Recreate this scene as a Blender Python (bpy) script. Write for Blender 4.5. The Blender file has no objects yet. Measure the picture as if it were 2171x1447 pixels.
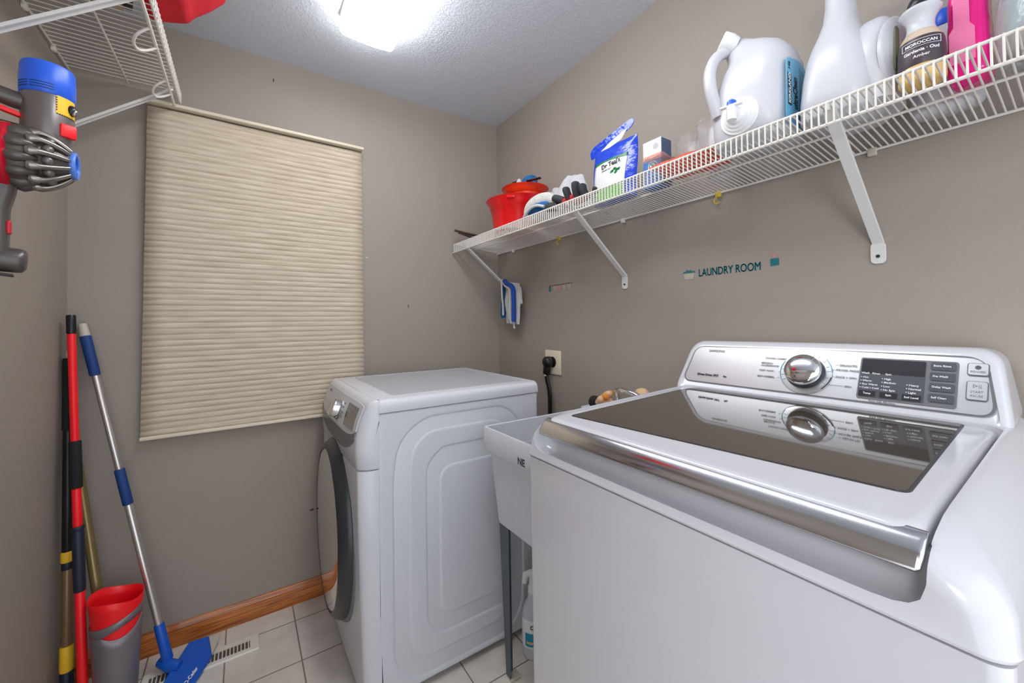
import bpy, bmesh, math, random
from mathutils import Vector, Matrix
random.seed(7)
PI = math.pi
sc = bpy.context.scene
COL = sc.collection

# ------------------------------------------------------------------ camera
W_PX, H_PX = 2171, 1447
F_PX, YAW, PITCH, ROLL, CY = 848.586, math.radians(33.909), math.radians(0.9133), math.radians(-0.7741), 667.70
CAM_H = 1.25
fw = Vector((math.sin(YAW) * math.cos(PITCH), math.cos(YAW) * math.cos(PITCH), math.sin(PITCH)))
r0 = Vector((math.cos(YAW), -math.sin(YAW), 0))
u0 = r0.cross(fw)
rt = r0 * math.cos(ROLL) + u0 * math.sin(ROLL)
up = -r0 * math.sin(ROLL) + u0 * math.cos(ROLL)
cd = bpy.data.cameras.new('camera')
cam = bpy.data.objects.new('camera', cd)
COL.objects.link(cam)
cd.sensor_width = 36.0
cd.lens = F_PX / W_PX * 36.0
cd.shift_y = (CY - H_PX / 2) / W_PX
cd.clip_start = 0.02
m3 = Matrix((rt, up, -fw)).transposed()
cam.matrix_world = Matrix.Translation((0, 0, CAM_H)) @ m3.to_4x4()
sc.camera = cam

# ------------------------------------------------------------------ world, lights, exposure
wd = bpy.data.worlds.new('world')
sc.world = wd
wd.use_nodes = True
bg = wd.node_tree.nodes['Background']
bg.inputs[0].default_value = (0.88, 0.93, 1.0, 1)
bg.inputs[1].default_value = 2.0
LAMP_EMIT = 15
FILL_POWER = 14.0
sc.view_settings.view_transform = 'Standard'
sc.view_settings.look = 'None'
sc.view_settings.exposure = 0.0
sc.view_settings.gamma = 1.0
sc.view_settings.use_curve_mapping = False

# ------------------------------------------------------------------ materials
def s2l(c):
    return tuple(((v / 12.92) if v <= 0.04045 else ((v + 0.055) / 1.055) ** 2.4) for v in c)

def rgb(r, g, b):
    return s2l((r / 255, g / 255, b / 255))

def mat(name, col, rough=0.5, metal=0.0, ior=1.5, trans=0.0, bump=0.0, bscale=200.0, bdist=0.001,
        var=0.0, vscale=8.0, coat=0.0, emit=None, estr=0.0, alpha=1.0, sss=0.0, aniso=0.0, detail=3.0, sheen=0.0):
    m = bpy.data.materials.new(name)
    m.use_nodes = True
    nt = m.node_tree
    p = nt.nodes['Principled BSDF']
    p.inputs['Base Color'].default_value = (*col, 1)
    p.inputs['Roughness'].default_value = rough
    p.inputs['Metallic'].default_value = metal
    p.inputs['IOR'].default_value = ior
    p.inputs['Transmission Weight'].default_value = trans
    p.inputs['Coat Weight'].default_value = coat
    p.inputs['Alpha'].default_value = alpha
    p.inputs['Sheen Weight'].default_value = sheen
    if sss:
        p.inputs['Subsurface Weight'].default_value = sss
        p.inputs['Subsurface Radius'].default_value = (0.01, 0.01, 0.01)
    if emit:
        p.inputs['Emission Color'].default_value = (*emit, 1)
        p.inputs['Emission Strength'].default_value = estr
    tc = nt.nodes.new('ShaderNodeTexCoord')
    if bump:
        n = nt.nodes.new('ShaderNodeTexNoise')
        n.inputs['Scale'].default_value = bscale
        n.inputs['Detail'].default_value = detail
        b = nt.nodes.new('ShaderNodeBump')
        b.inputs['Strength'].default_value = bump
        b.inputs['Distance'].default_value = bdist
        nt.links.new(tc.outputs['Object'], n.inputs['Vector'])
        nt.links.new(n.outputs['Fac'], b.inputs['Height'])
        nt.links.new(b.outputs['Normal'], p.inputs['Normal'])
    if var:
        n = nt.nodes.new('ShaderNodeTexNoise')
        n.inputs['Scale'].default_value = vscale
        n.inputs['Detail'].default_value = 5
        mr = nt.nodes.new('ShaderNodeMapRange')
        mr.inputs['From Min'].default_value = 0.3
        mr.inputs['From Max'].default_value = 0.7
        mr.inputs['To Min'].default_value = 1 - var
        mr.inputs['To Max'].default_value = 1 + var
        mx = nt.nodes.new('ShaderNodeVectorMath')
        mx.operation = 'SCALE'
        mx.inputs[0].default_value = col
        nt.links.new(tc.outputs['Object'], n.inputs['Vector'])
        nt.links.new(n.outputs['Fac'], mr.inputs['Value'])
        nt.links.new(mr.outputs['Result'], mx.inputs['Scale'])
        nt.links.new(mx.outputs['Vector'], p.inputs['Base Color'])
    return m

M = {}
M['wall'] = mat('taupe wall paint', rgb(158, 148, 138), 0.62, bump=0.35, bscale=160, bdist=0.0012, var=0.02, vscale=3)
M['white_gloss'] = mat('white enamel', rgb(208, 208, 214), 0.17, coat=0.3)
M['dryer_white'] = mat('white painted steel', rgb(214, 215, 221), 0.30, var=0.012, vscale=2)
M['dryer_top'] = mat('grey enamel top', rgb(196, 197, 203), 0.22)
M['silver'] = mat('brushed silver panel', rgb(200, 201, 204), 0.28, metal=0.65)
M['chrome'] = mat('chrome', (0.78, 0.78, 0.80), 0.06, metal=1.0)
M['dark_chrome'] = mat('smoked chrome', (0.60, 0.60, 0.62), 0.13, metal=1.0)
M['olive_ink'] = mat('olive print', rgb(112, 120, 88), 0.4)
M['smoked_glass'] = mat('smoked glass lid', rgb(72, 64, 56), 0.035, ior=2.1)
M['mirror_glass'] = mat('mirrored door glass', (0.80, 0.78, 0.76), 0.04, metal=1.0)
M['display'] = mat('dark display panel', rgb(84, 85, 92), 0.12, coat=0.4)
M['display_dark'] = mat('black display glass', rgb(44, 44, 48), 0.08, coat=0.5)
M['mid_grey'] = mat('mid grey plastic', rgb(108, 109, 113), 0.32)
M['dark_grey'] = mat('dark grey plastic', rgb(48, 50, 54), 0.28)
M['black'] = mat('black plastic', rgb(22, 22, 24), 0.35)
M['black_foam'] = mat('black foam', rgb(20, 21, 24), 0.8, bump=0.3, bscale=300)
M['dryer_panel'] = mat('satin silver plastic', rgb(206, 207, 212), 0.45)
M['seam'] = mat('shadow gap grey', rgb(60, 60, 64), 0.6)
M['ink_grey'] = mat('grey ink', rgb(120, 122, 126), 0.5)
M['ink_dark'] = mat('dark ink', rgb(38, 38, 42), 0.5)
M['ink_white'] = mat('white ink', rgb(235, 235, 238), 0.5)
M['ink_cyan'] = mat('cyan ink', rgb(70, 170, 200), 0.4)
M['tub'] = mat('white utility plastic', rgb(206, 207, 212), 0.4, var=0.03, vscale=14)
M['steel_leg'] = mat('blue grey steel', rgb(92, 98, 104), 0.45, metal=0.3)
M['shelf'] = mat('white vinyl wire', rgb(228, 224, 216), 0.38)
M['brace'] = mat('white painted bracket', rgb(218, 216, 214), 0.35)
M['yellow_hook'] = mat('yellow plastic', rgb(206, 176, 70), 0.45)
M['red_plastic'] = mat('glossy red plastic', rgb(226, 22, 26), 0.22, sss=0.0)
M['orange_plastic'] = mat('glossy orange red plastic', rgb(240, 62, 28), 0.25)
M['red_matte'] = mat('red plastic', rgb(250, 20, 32), 0.42)
M['red_cloth'] = mat('red fabric', rgb(208, 22, 40), 0.9, bump=0.6, bscale=500, bdist=0.001, var=0.08, vscale=30)
M['blue_plastic'] = mat('blue plastic', rgb(18, 86, 190), 0.38)
M['ring_blue'] = mat('mid blue plastic', rgb(92, 138, 226), 0.35)
M['blue_cap'] = mat('bright blue plastic', rgb(42, 100, 228), 0.35)
M['navy_foam'] = mat('navy foam grip', rgb(18, 58, 122), 0.65, bump=0.3, bscale=300)
M['navy'] = mat('dark navy plastic', rgb(26, 36, 56), 0.5)
M['alu'] = mat('brushed aluminium tube', (0.72, 0.69, 0.67), 0.32, metal=0.85)
M['bronze'] = mat('bronze painted tube', rgb(140, 112, 80), 0.38, metal=0.35)
M['gold'] = mat('olive gold tube', rgb(142, 126, 84), 0.32, metal=0.55)
M['yellow'] = mat('yellow plastic', rgb(252, 200, 44), 0.45)
M['beige_plastic'] = mat('beige plastic', rgb(196, 188, 172), 0.5)
M['cream_rail'] = mat('cream enamel rail', rgb(226, 214, 192), 0.45)
M['grey_pail'] = mat('metallic grey plastic', rgb(128, 122, 126), 0.36, metal=0.35)
M['vac_grey'] = mat('gunmetal plastic', rgb(122, 115, 114), 0.3, metal=0.45)
M['vac_dark'] = mat('dark gunmetal plastic', rgb(92, 86, 83), 0.3, metal=0.3)
M['vac_nickel'] = mat('nickel plastic', rgb(150, 145, 138), 0.2, metal=0.8)
M['vac_red'] = mat('magenta red plastic', rgb(200, 20, 44), 0.25)
M['glossy_white'] = mat('white bottle plastic', rgb(203, 203, 209), 0.32, sss=0.0)
M['white_rib'] = mat('white cap plastic', rgb(236, 236, 238), 0.3)
M['cream'] = mat('amber liquid soap', rgb(226, 190, 122), 0.2, var=0.03)
M['tan_soap'] = mat('tan soap behind frosted plastic', rgb(206, 186, 164), 0.3)
M['frost'] = mat('frosted plastic', rgb(214, 216, 222), 0.3, alpha=0.9)
M['soap_label'] = mat('dark plum label', rgb(66, 54, 62), 0.4)
M['pink'] = mat('pink liquid', rgb(240, 26, 140), 0.16)
M['pink_light'] = mat('light pink label panel', rgb(246, 128, 176), 0.28)
M['label_blue'] = mat('sky blue label', rgb(106, 178, 214), 0.35)
M['label_teal'] = mat('deep cyan label', rgb(28, 142, 176), 0.35)
M['bag_blue'] = mat('glossy blue film', rgb(26, 66, 200), 0.16, bump=0.5, bscale=30, bdist=0.006)
M['bag_white'] = mat('white print on film', rgb(232, 234, 236), 0.28)
M['bag_green'] = mat('green print', rgb(98, 196, 62), 0.3)
M['bag_dkgreen'] = mat('dark green print', rgb(28, 120, 60), 0.3)
M['box_white'] = mat('white carton', rgb(240, 240, 242), 0.5)
M['box_blue'] = mat('blue carton print', rgb(56, 112, 190), 0.45)
M['box_salmon'] = mat('salmon carton print', rgb(238, 152, 128), 0.45)
M['box_side'] = mat('slate carton side', rgb(86, 108, 140), 0.5)
M['clear'] = mat('clear plastic', (0.95, 0.96, 0.97), 0.06, ior=1.2, trans=1.0)
M['cup'] = mat('clear tumbler plastic', (0.93, 0.94, 0.95), 0.08, ior=1.46, trans=0.85, alpha=0.45)
M['wipes'] = mat('orange red wrapper', rgb(226, 76, 44), 0.3, var=0.18, vscale=60, bump=0.5, bscale=60, bdist=0.004)
M['film'] = mat('clear crinkled film', rgb(206, 214, 218), 0.12, alpha=0.5, bump=0.7, bscale=50, bdist=0.004)
M['teal_pack'] = mat('pale teal pack', rgb(150, 184, 188), 0.4, var=0.12, vscale=30)
M['brown_pack'] = mat('brown sponge', rgb(150, 112, 88), 0.8, var=0.25, vscale=40, bump=0.6, bscale=60, bdist=0.004)
M['blue_cloth'] = mat('blue microfibre', rgb(22, 92, 150), 0.9, bump=0.8, bscale=350, bdist=0.002, var=0.2, vscale=60)
M['white_cloth'] = mat('fluffy white cloth', rgb(212, 210, 206), 0.95, bump=1.0, bscale=260, bdist=0.004, var=0.08, vscale=50)
M['royal_cloth'] = mat('royal blue trim cloth', rgb(24, 72, 160), 0.85)
M['glove_grey'] = mat('charcoal glove rubber', rgb(44, 46, 50), 0.7, bump=0.3, bscale=200)
M['glove_red'] = mat('red glove knit', rgb(198, 46, 56), 0.85)
M['paper'] = mat('white tissue pack', rgb(196, 196, 200), 0.6, bump=0.6, bscale=40, bdist=0.004)
M['ivory'] = mat('ivory wall plate', rgb(226, 214, 190), 0.35)
M['leather'] = mat('tan leather glove', rgb(222, 184, 142), 0.7, var=0.1, vscale=30)
M['orange_cloth'] = mat('orange cloth', rgb(226, 144, 60), 0.8, var=0.15, vscale=60)
M['teal_ink'] = mat('teal stencil paint', rgb(26, 112, 120), 0.7)
M['grey_ink'] = mat('faded grey stencil paint', rgb(178, 174, 158), 0.8)
M['faded'] = mat('faded white stencil paint', rgb(172, 164, 156), 0.8)
M['pink_ink'] = mat('faded pink stencil paint', rgb(186, 140, 136), 0.8)
M['spot'] = mat('dark scuff', rgb(62, 54, 48), 0.9)
M['spot_light'] = mat('plaster nick', rgb(214, 210, 204), 0.9)
M['vent'] = mat('almond enamel', rgb(226, 221, 210), 0.4)
M['vent_dark'] = mat('dark duct', rgb(92, 82, 70), 0.9)
M['cardboard'] = mat('beige cardboard', rgb(186, 164, 142), 0.8)
M['dark_bag'] = mat('black folded bag', rgb(28, 26, 30), 0.6)
M['brown_rod'] = mat('dark brown lacquer', rgb(74, 44, 32), 0.35)
M['lamp_frame'] = mat('lamp housing white', rgb(235, 235, 235), 0.5)
M['diffuser'] = mat('lit acrylic diffuser', (0.9, 0.9, 0.9), 0.4, emit=(0.965, 0.985, 1.0), estr=LAMP_EMIT)
M['glass_window'] = mat('window pane', (0.9, 0.95, 1.0), 0.05, trans=1.0)

def nodes_of(m):
    nt = m.node_tree
    return nt, nt.nodes, nt.links, nt.nodes['Principled BSDF']

def make_ceiling():
    m = mat('knockdown ceiling', rgb(214, 220, 230), 0.8)
    nt, N, L, p = nodes_of(m)
    tc = N.new('ShaderNodeTexCoord')
    n = N.new('ShaderNodeTexNoise'); n.inputs['Scale'].default_value = 60; n.inputs['Detail'].default_value = 4
    n.inputs['Distortion'].default_value = 1.5
    r = N.new('ShaderNodeValToRGB'); r.color_ramp.elements[0].position = 0.46; r.color_ramp.elements[1].position = 0.60
    b = N.new('ShaderNodeBump'); b.inputs['Strength'].default_value = 0.5; b.inputs['Distance'].default_value = 0.002
    L.new(tc.outputs['Object'], n.inputs['Vector']); L.new(n.outputs['Fac'], r.inputs['Fac'])
    L.new(r.outputs['Color'], b.inputs['Height']); L.new(b.outputs['Normal'], p.inputs['Normal'])
    return m

def make_floor():
    m = mat('vinyl tile floor', rgb(206, 198, 188), 0.42)
    nt, N, L, p = nodes_of(m)
    tc = N.new('ShaderNodeTexCoord')
    mp = N.new('ShaderNodeMapping'); mp.inputs['Location'].default_value = (-0.18 + 0.24 * 5, -1.70 + 0.24 * 10, 0)
    L.new(tc.outputs['Object'], mp.inputs['Vector'])
    br = N.new('ShaderNodeTexBrick')
    br.offset = 0.0; br.squash = 1.0
    br.inputs['Scale'].default_value = 1.0
    br.inputs['Brick Width'].default_value = 0.24
    br.inputs['Row Height'].default_value = 0.24
    br.inputs['Mortar Size'].default_value = 0.0028
    br.inputs['Mortar Smooth'].default_value = 0.3
    br.inputs['Color1'].default_value = (*rgb(226, 219, 211), 1)
    br.inputs['Color2'].default_value = (*rgb(218, 210, 199), 1)
    br.inputs['Mortar'].default_value = (*rgb(140, 128, 114), 1)
    L.new(mp.outputs['Vector'], br.inputs['Vector'])
    n = N.new('ShaderNodeTexNoise'); n.inputs['Scale'].default_value = 9; n.inputs['Detail'].default_value = 8
    L.new(tc.outputs['Object'], n.inputs['Vector'])
    mr = N.new('ShaderNodeMapRange'); mr.inputs['From Min'].default_value = 0.35; mr.inputs['From Max'].default_value = 0.75
    mr.inputs['To Min'].default_value = 1.04; mr.inputs['To Max'].default_value = 0.84
    L.new(n.outputs['Fac'], mr.inputs['Value'])
    n2 = N.new('ShaderNodeTexNoise'); n2.inputs['Scale'].default_value = 260; n2.inputs['Detail'].default_value = 2
    L.new(tc.outputs['Object'], n2.inputs['Vector'])
    mr2 = N.new('ShaderNodeMapRange'); mr2.inputs['From Min'].default_value = 0.3; mr2.inputs['From Max'].default_value = 0.7
    mr2.inputs['To Min'].default_value = 0.94; mr2.inputs['To Max'].default_value = 1.05
    L.new(n2.outputs['Fac'], mr2.inputs['Value'])
    mul = N.new('ShaderNodeMath'); mul.operation = 'MULTIPLY'
    L.new(mr.outputs['Result'], mul.inputs[0]); L.new(mr2.outputs['Result'], mul.inputs[1])
    vm = N.new('ShaderNodeVectorMath'); vm.operation = 'SCALE'
    L.new(br.outputs['Color'], vm.inputs[0]); L.new(mul.outputs['Value'], vm.inputs['Scale'])
    L.new(vm.outputs['Vector'], p.inputs['Base Color'])
    b = N.new('ShaderNodeBump'); b.inputs['Strength'].default_value = 0.5; b.inputs['Distance'].default_value = 0.002; b.invert = True
    L.new(br.outputs['Fac'], b.inputs['Height']); L.new(b.outputs['Normal'], p.inputs['Normal'])
    return m

def make_oak(axis=0):
    m = mat('oak trim', rgb(168, 98, 44), 0.33, coat=0.25)
    nt, N, L, p = nodes_of(m)
    tc = N.new('ShaderNodeTexCoord')
    mp = N.new('ShaderNodeMapping')
    s = [160, 160, 160]; s[axis] = 5
    mp.inputs['Scale'].default_value = s
    L.new(tc.outputs['Object'], mp.inputs['Vector'])
    n = N.new('ShaderNodeTexNoise'); n.inputs['Scale'].default_value = 1.0; n.inputs['Detail'].default_value = 5; n.inputs['Distortion'].default_value = 0.6
    L.new(mp.outputs['Vector'], n.inputs['Vector'])
    r = N.new('ShaderNodeValToRGB')
    r.color_ramp.elements[0].position = 0.32; r.color_ramp.elements[0].color = (*rgb(124, 60, 16), 1)
    r.color_ramp.elements[1].position = 0.62; r.color_ramp.elements[1].color = (*rgb(206, 122, 50), 1)
    L.new(n.outputs['Fac'], r.inputs['Fac']); L.new(r.outputs['Color'], p.inputs['Base Color'])
    return m

def make_blind():
    m = mat('beige pleated fabric', rgb(206, 192, 170), 0.85)
    nt, N, L, p = nodes_of(m)
    tc = N.new('ShaderNodeTexCoord')
    mp = N.new('ShaderNodeMapping'); mp.inputs['Scale'].default_value = (5, 5, 60)
    n = N.new('ShaderNodeTexNoise'); n.inputs['Scale'].default_value = 1.6; n.inputs['Detail'].default_value = 6
    L.new(tc.outputs['Object'], mp.inputs['Vector']); L.new(mp.outputs['Vector'], n.inputs['Vector'])
    r = N.new('ShaderNodeValToRGB')
    r.color_ramp.elements[0].position = 0.30; r.color_ramp.elements[0].color = (*rgb(190, 174, 152), 1)
    r.color_ramp.elements[1].position = 0.65; r.color_ramp.elements[1].color = (*rgb(212, 199, 178), 1)
    L.new(n.outputs['Fac'], r.inputs['Fac']); L.new(r.outputs['Color'], p.inputs['Base Color'])
    return m

M['ceiling'] = make_ceiling()
M['floor'] = make_floor()
M['oak'] = make_oak(0)
M['oak_y'] = make_oak(1)
M['blind'] = make_blind()

# ------------------------------------------------------------------ mesh helpers
def V(*a):
    return Vector(a)

class MB:
    def __init__(s):
        s.v, s.f = [], []
    def add(s, vs, fs):
        o = len(s.v)
        s.v += [Vector(p) for p in vs]
        s.f += [tuple(i + o for i in f) for f in fs]
        return s
    def box(s, a, b):
        x0, y0, z0 = a; x1, y1, z1 = b
        vs = [(x0, y0, z0), (x1, y0, z0), (x1, y1, z0), (x0, y1, z0), (x0, y0, z1), (x1, y0, z1), (x1, y1, z1), (x0, y1, z1)]
        return s.add(vs, [(0, 3, 2, 1), (4, 5, 6, 7), (0, 1, 5, 4), (1, 2, 6, 5), (2, 3, 7, 6), (3, 0, 4, 7)])
    def rbox(s, a, b, r=0.005, seg=3, mtx=None):
        bm = bmesh.new()
        bmesh.ops.create_cube(bm, size=1)
        for v in bm.verts:
            v.co = Vector(((a[0] + b[0]) / 2 + v.co.x * (b[0] - a[0]), (a[1] + b[1]) / 2 + v.co.y * (b[1] - a[1]), (a[2] + b[2]) / 2 + v.co.z * (b[2] - a[2])))
        bmesh.ops.bevel(bm, geom=bm.edges[:], offset=r, segments=seg, affect='EDGES', profile=0.5, clamp_overlap=True)
        if mtx:
            bm.transform(mtx)
        bm.verts.index_update()
        vs = [v.co.copy() for v in bm.verts]; fs = [[v.index for v in f.verts] for f in bm.faces]
        bm.free()
        return s.add(vs, fs)
    def obox(s, c, ax, ay, az, hx, hy, hz, r=0.0, seg=2):
        ax, ay, az = Vector(ax).normalized(), Vector(ay).normalized(), Vector(az).normalized()
        mt = Matrix((ax, ay, az)).transposed().to_4x4(); mt.translation = Vector(c)
        if r > 0:
            return s.rbox((-hx, -hy, -hz), (hx, hy, hz), r, seg, mt)
        t = MB().box((-hx, -hy, -hz), (hx, hy, hz))
        return s.add([mt @ p for p in t.v], t.f)
    def loft(s, rings, cap0=True, cap1=True, closed=True):
        n = len(rings[0]); vs = [p for r in rings for p in r]; fs = []
        for i in range(len(rings) - 1):
            for j in range(n if closed else n - 1):
                k = (j + 1) % n
                fs.append((i * n + j, i * n + k, (i + 1) * n + k, (i + 1) * n + j))
        if cap0: fs.append(tuple(reversed(range(n))))
        if cap1: fs.append(tuple((len(rings) - 1) * n + j for j in range(n)))
        return s.add(vs, fs)
    def tube(s, pts, r, n=8, caps=True, flat=None):
        pts = [Vector(p) for p in pts]
        rr = r if isinstance(r, (list, tuple)) else [r] * len(pts)
        rings = []; ref = None
        for i, p in enumerate(pts):
            t = (pts[min(i + 1, len(pts) - 1)] - pts[max(i - 1, 0)])
            if t.length < 1e-9: t = Vector((0, 0, 1))
            t.normalize()
            if ref is None:
                ref = Vector((0, 0, 1)) if abs(t.z) < 0.9 else Vector((1, 0, 0))
            a = (ref - t * ref.dot(t)).normalized(); b = t.cross(a); ref = a
            fl = flat or 1.0
            rings.append([p + (a * math.cos(2 * PI * k / n) + b * fl * math.sin(2 * PI * k / n)) * rr[i] for k in range(n)])
        return s.loft(rings, caps, caps)
    def lathe(s, prof, o, axis=(0, 0, 1), n=32, sx=1.0, sy=1.0, cap0=True, cap1=True, ref=None):
        ax = Vector(axis).normalized(); o = Vector(o)
        rf = Vector(ref) if ref else (Vector((1, 0, 0)) if abs(ax.x) < 0.9 else Vector((0, 1, 0)))
        a = (rf - ax * rf.dot(ax)).normalized(); b = ax.cross(a)
        rings = [[o + ax * h + (a * sx * math.cos(2 * PI * k / n) + b * sy * math.sin(2 * PI * k / n)) * r for k in range(n)] for r, h in prof]
        return s.loft(rings, cap0, cap1)
    def prism(s, pts, off):
        off = Vector(off)
        return s.loft([[Vector(p) for p in pts], [Vector(p) + off for p in pts]])
    def grid(s, fn, nu, nv, thick=None):
        vs = [fn(i / nu, j / nv) for j in range(nv + 1) for i in range(nu + 1)]
        fs = [(j * (nu + 1) + i, j * (nu + 1) + i + 1, (j + 1) * (nu + 1) + i + 1, (j + 1) * (nu + 1) + i) for j in range(nv) for i in range(nu)]
        return s.add(vs, fs)

def rrect(cx, cy, hx, hy, r, n=6):
    r = min(r, hx * 0.999, hy * 0.999)
    out = []
    for (sx, sy, a0) in ((1, 1, 0), (-1, 1, PI / 2), (-1, -1, PI), (1, -1, 1.5 * PI)):
        for k in range(n + 1):
            a = a0 + PI / 2 * k / n
            out.append((cx + sx * (hx - r) + r * math.cos(a), cy + sy * (hy - r) + r * math.sin(a)))
    return out

def rpoly(pts, r, n=6):
    out = []; N = len(pts)
    for i in range(N):
        p = Vector(pts[i]).to_2d(); a = Vector(pts[i - 1]).to_2d(); b = Vector(pts[(i + 1) % N]).to_2d()
        da, db = (a - p).normalized(), (b - p).normalized()
        p0, p1 = p + da * r, p + db * r
        for k in range(n + 1):
            t = k / n
            q = p0 * (1 - t) ** 2 + p * 2 * t * (1 - t) + p1 * t * t
            out.append((q.x, q.y))
    return out

def sring(cx, cy, z, hx, hy, p=2.6, n=32):
    out = []
    for k in range(n):
        a = 2 * PI * k / n; c, s_ = math.cos(a), math.sin(a)
        out.append(Vector((cx + hx * math.copysign(abs(c) ** (2 / p), c), cy + hy * math.copysign(abs(s_) ** (2 / p), s_), z)))
    return out

def apply_mods(o):
    bpy.context.view_layer.update()
    dg = bpy.context.evaluated_depsgraph_get()
    me = bpy.data.meshes.new_from_object(o.evaluated_get(dg))
    o.modifiers.clear(); o.data = me

def root_off(parent):
    v = Vector((0, 0, 0))
    p = parent
    while p is not None:
        v += p.location; p = p.parent
    return v

def build(name, mb, m, parent=None, base=None, smooth=35, bevel=0.0, bseg=2, subsurf=0, solid=0.0, loc=None):
    """one mesh object from world coordinates; origin at base (top level) or at its parent's origin"""
    off = root_off(parent) if parent else Vector(base or (0, 0, 0))
    me = bpy.data.meshes.new(name)
    me.from_pydata([tuple(p - off) for p in mb.v], [], mb.f)
    bm = bmesh.new(); bm.from_mesh(me)
    bmesh.ops.recalc_face_normals(bm, faces=bm.faces[:])
    bm.to_mesh(me); bm.free()
    me.materials.append(M[m] if isinstance(m, str) else m)
    o = bpy.data.objects.new(name, me)
    COL.objects.link(o)
    if parent:
        o.parent = parent
    else:
        o.location = off
    if smooth:
        me.shade_smooth()
        me.set_sharp_from_angle(angle=math.radians(smooth))
    if solid:
        d = o.modifiers.new('solid', 'SOLIDIFY'); d.thickness = solid; d.offset = 0
    if bevel:
        d = o.modifiers.new('bevel', 'BEVEL'); d.width = bevel; d.segments = bseg; d.limit_method = 'ANGLE'; d.angle_limit = math.radians(40)
    if subsurf:
        d = o.modifiers.new('sub', 'SUBSURF'); d.levels = subsurf; d.render_levels = subsurf
    return o

def cut(o, mb):
    c = build('cutter', mb, 'seam', None, o.location[:] if not o.parent else None, smooth=0)
    c.location = root_off(o) if o.parent else o.location
    if o.parent:
        off = root_off(o)
        for v in c.data.vertices: v.co -= off
    d = o.modifiers.new('b', 'BOOLEAN'); d.object = c; d.operation = 'DIFFERENCE'; d.solver = 'EXACT'
    apply_mods(o)
    bpy.data.objects.remove(c)

def thing(name, loc, label, cat, group=None):
    o = bpy.data.objects.new(name, None)
    COL.objects.link(o)
    o.empty_display_size = 0.05
    o.location = loc
    o['label'] = label; o['category'] = cat
    if group: o['group'] = group
    return o

def tag(o, label, cat, group=None):
    o['label'] = label; o['category'] = cat
    if group: o['group'] = group
    return o

def lab(o, t):
    o['label'] = t
    return o

def struct(name, mb, m, **k):
    o = build(name, mb, m, **k)
    o['kind'] = 'structure'
    return o

def text(s, size, o, xd, yd, m, parent, name='lettering', ext=0.0003, align='LEFT', sx=1.0, shear=0.0, bold=0.0, mb=None):
    cu = bpy.data.curves.new('t', 'FONT')
    cu.body = s; cu.size = size; cu.align_x = align; cu.align_y = 'CENTER'; cu.extrude = ext; cu.shear = shear; cu.offset = bold
    cu.resolution_u = 3
    t = bpy.data.objects.new('t', cu); COL.objects.link(t)
    bpy.context.view_layer.update()
    me = bpy.data.meshes.new_from_object(t.evaluated_get(bpy.context.evaluated_depsgraph_get()))
    bpy.data.objects.remove(t)
    xd = Vector(xd).normalized(); yd = Vector(yd).normalized(); zd = xd.cross(yd)
    vs = [Vector(o) + xd * (v.co.x * sx) + yd * v.co.y + zd * v.co.z for v in me.vertices]
    fs = [tuple(p.vertices) for p in me.polygons]
    bpy.data.meshes.remove(me)
    if mb is not None:
        mb.add(vs, fs); return mb
    b = MB(); b.add(vs, fs)
    return build(name, b, m, parent, smooth=0)

def texts(items, m, parent, name='lettering', **k):
    for it in items:
        w_, size, o, xd, yd = it[:5]
        text(w_, size, o, xd, yd, m, parent, name=name, **{**k, **(it[5] if len(it) > 5 else {})})

# ------------------------------------------------------------------ added fill light, unseen behind the camera, brightens washer and right wall
ld = bpy.data.lights.new('fill_light', 'AREA')
ld.shape = 'DISK'; ld.size = 0.5; ld.energy = FILL_POWER; ld.color = (0.97, 0.98, 1.0)
lo = bpy.data.objects.new('fill_light', ld); COL.objects.link(lo)
lo.location = (-1.25, -.75, 2.0)
lo.rotation_euler = (Vector((.9, .45, .9)) - Vector(lo.location)).to_track_quat('-Z', 'Y').to_euler()

# ------------------------------------------------------------------ room shell
XL, XR, YB, YF, ZC = -0.52, 1.29, 2.065, -1.15, 2.44
struct('floor', MB().box((XL - .1, YF, -.08), (XR + .1, YB + .1, 0)), 'floor', smooth=0)
struct('ceiling', MB().box((XL - .1, YF, ZC), (XR + .1, YB + .1, ZC + .08)), 'ceiling', smooth=0)
struct('wall_back', MB().box((XL - .1, YB, 0), (XR + .1, YB + .1, ZC)), 'wall', smooth=0)
struct('wall_right', MB().box((XR, YF, 0), (XR + .1, YB, ZC)), 'wall', smooth=0)
mb = MB(); mb.box((XL - .1, -.22, 0), (XL, YB, ZC)); mb.box((XL - .1, YF, 2.08), (XL, -.22, ZC))
struct('wall_left', mb, 'wall', smooth=0)       # unseen opening at the camera's left shoulder, added to let light in

def bb_profile(h=0.085, t=0.016):
    return [(0, 0), (t, 0), (t, h * .12), (t, h * .62), (t * .82, h * .70), (t * .86, h * .78), (t * .5, h * .92), (t * .35, h), (0, h)]
pr = bb_profile()
mb = MB(); mb.loft([[V(x, YB - a, z) for a, z in pr] for x in (XL, XR)])
struct('baseboard_back', mb, 'oak', smooth=30)
mb = MB(); mb.loft([[V(XR - a, y, z) for a, z in pr] for y in (YF, YB - .016)])
struct('baseboard_right', mb, 'oak_y', smooth=30)

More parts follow.
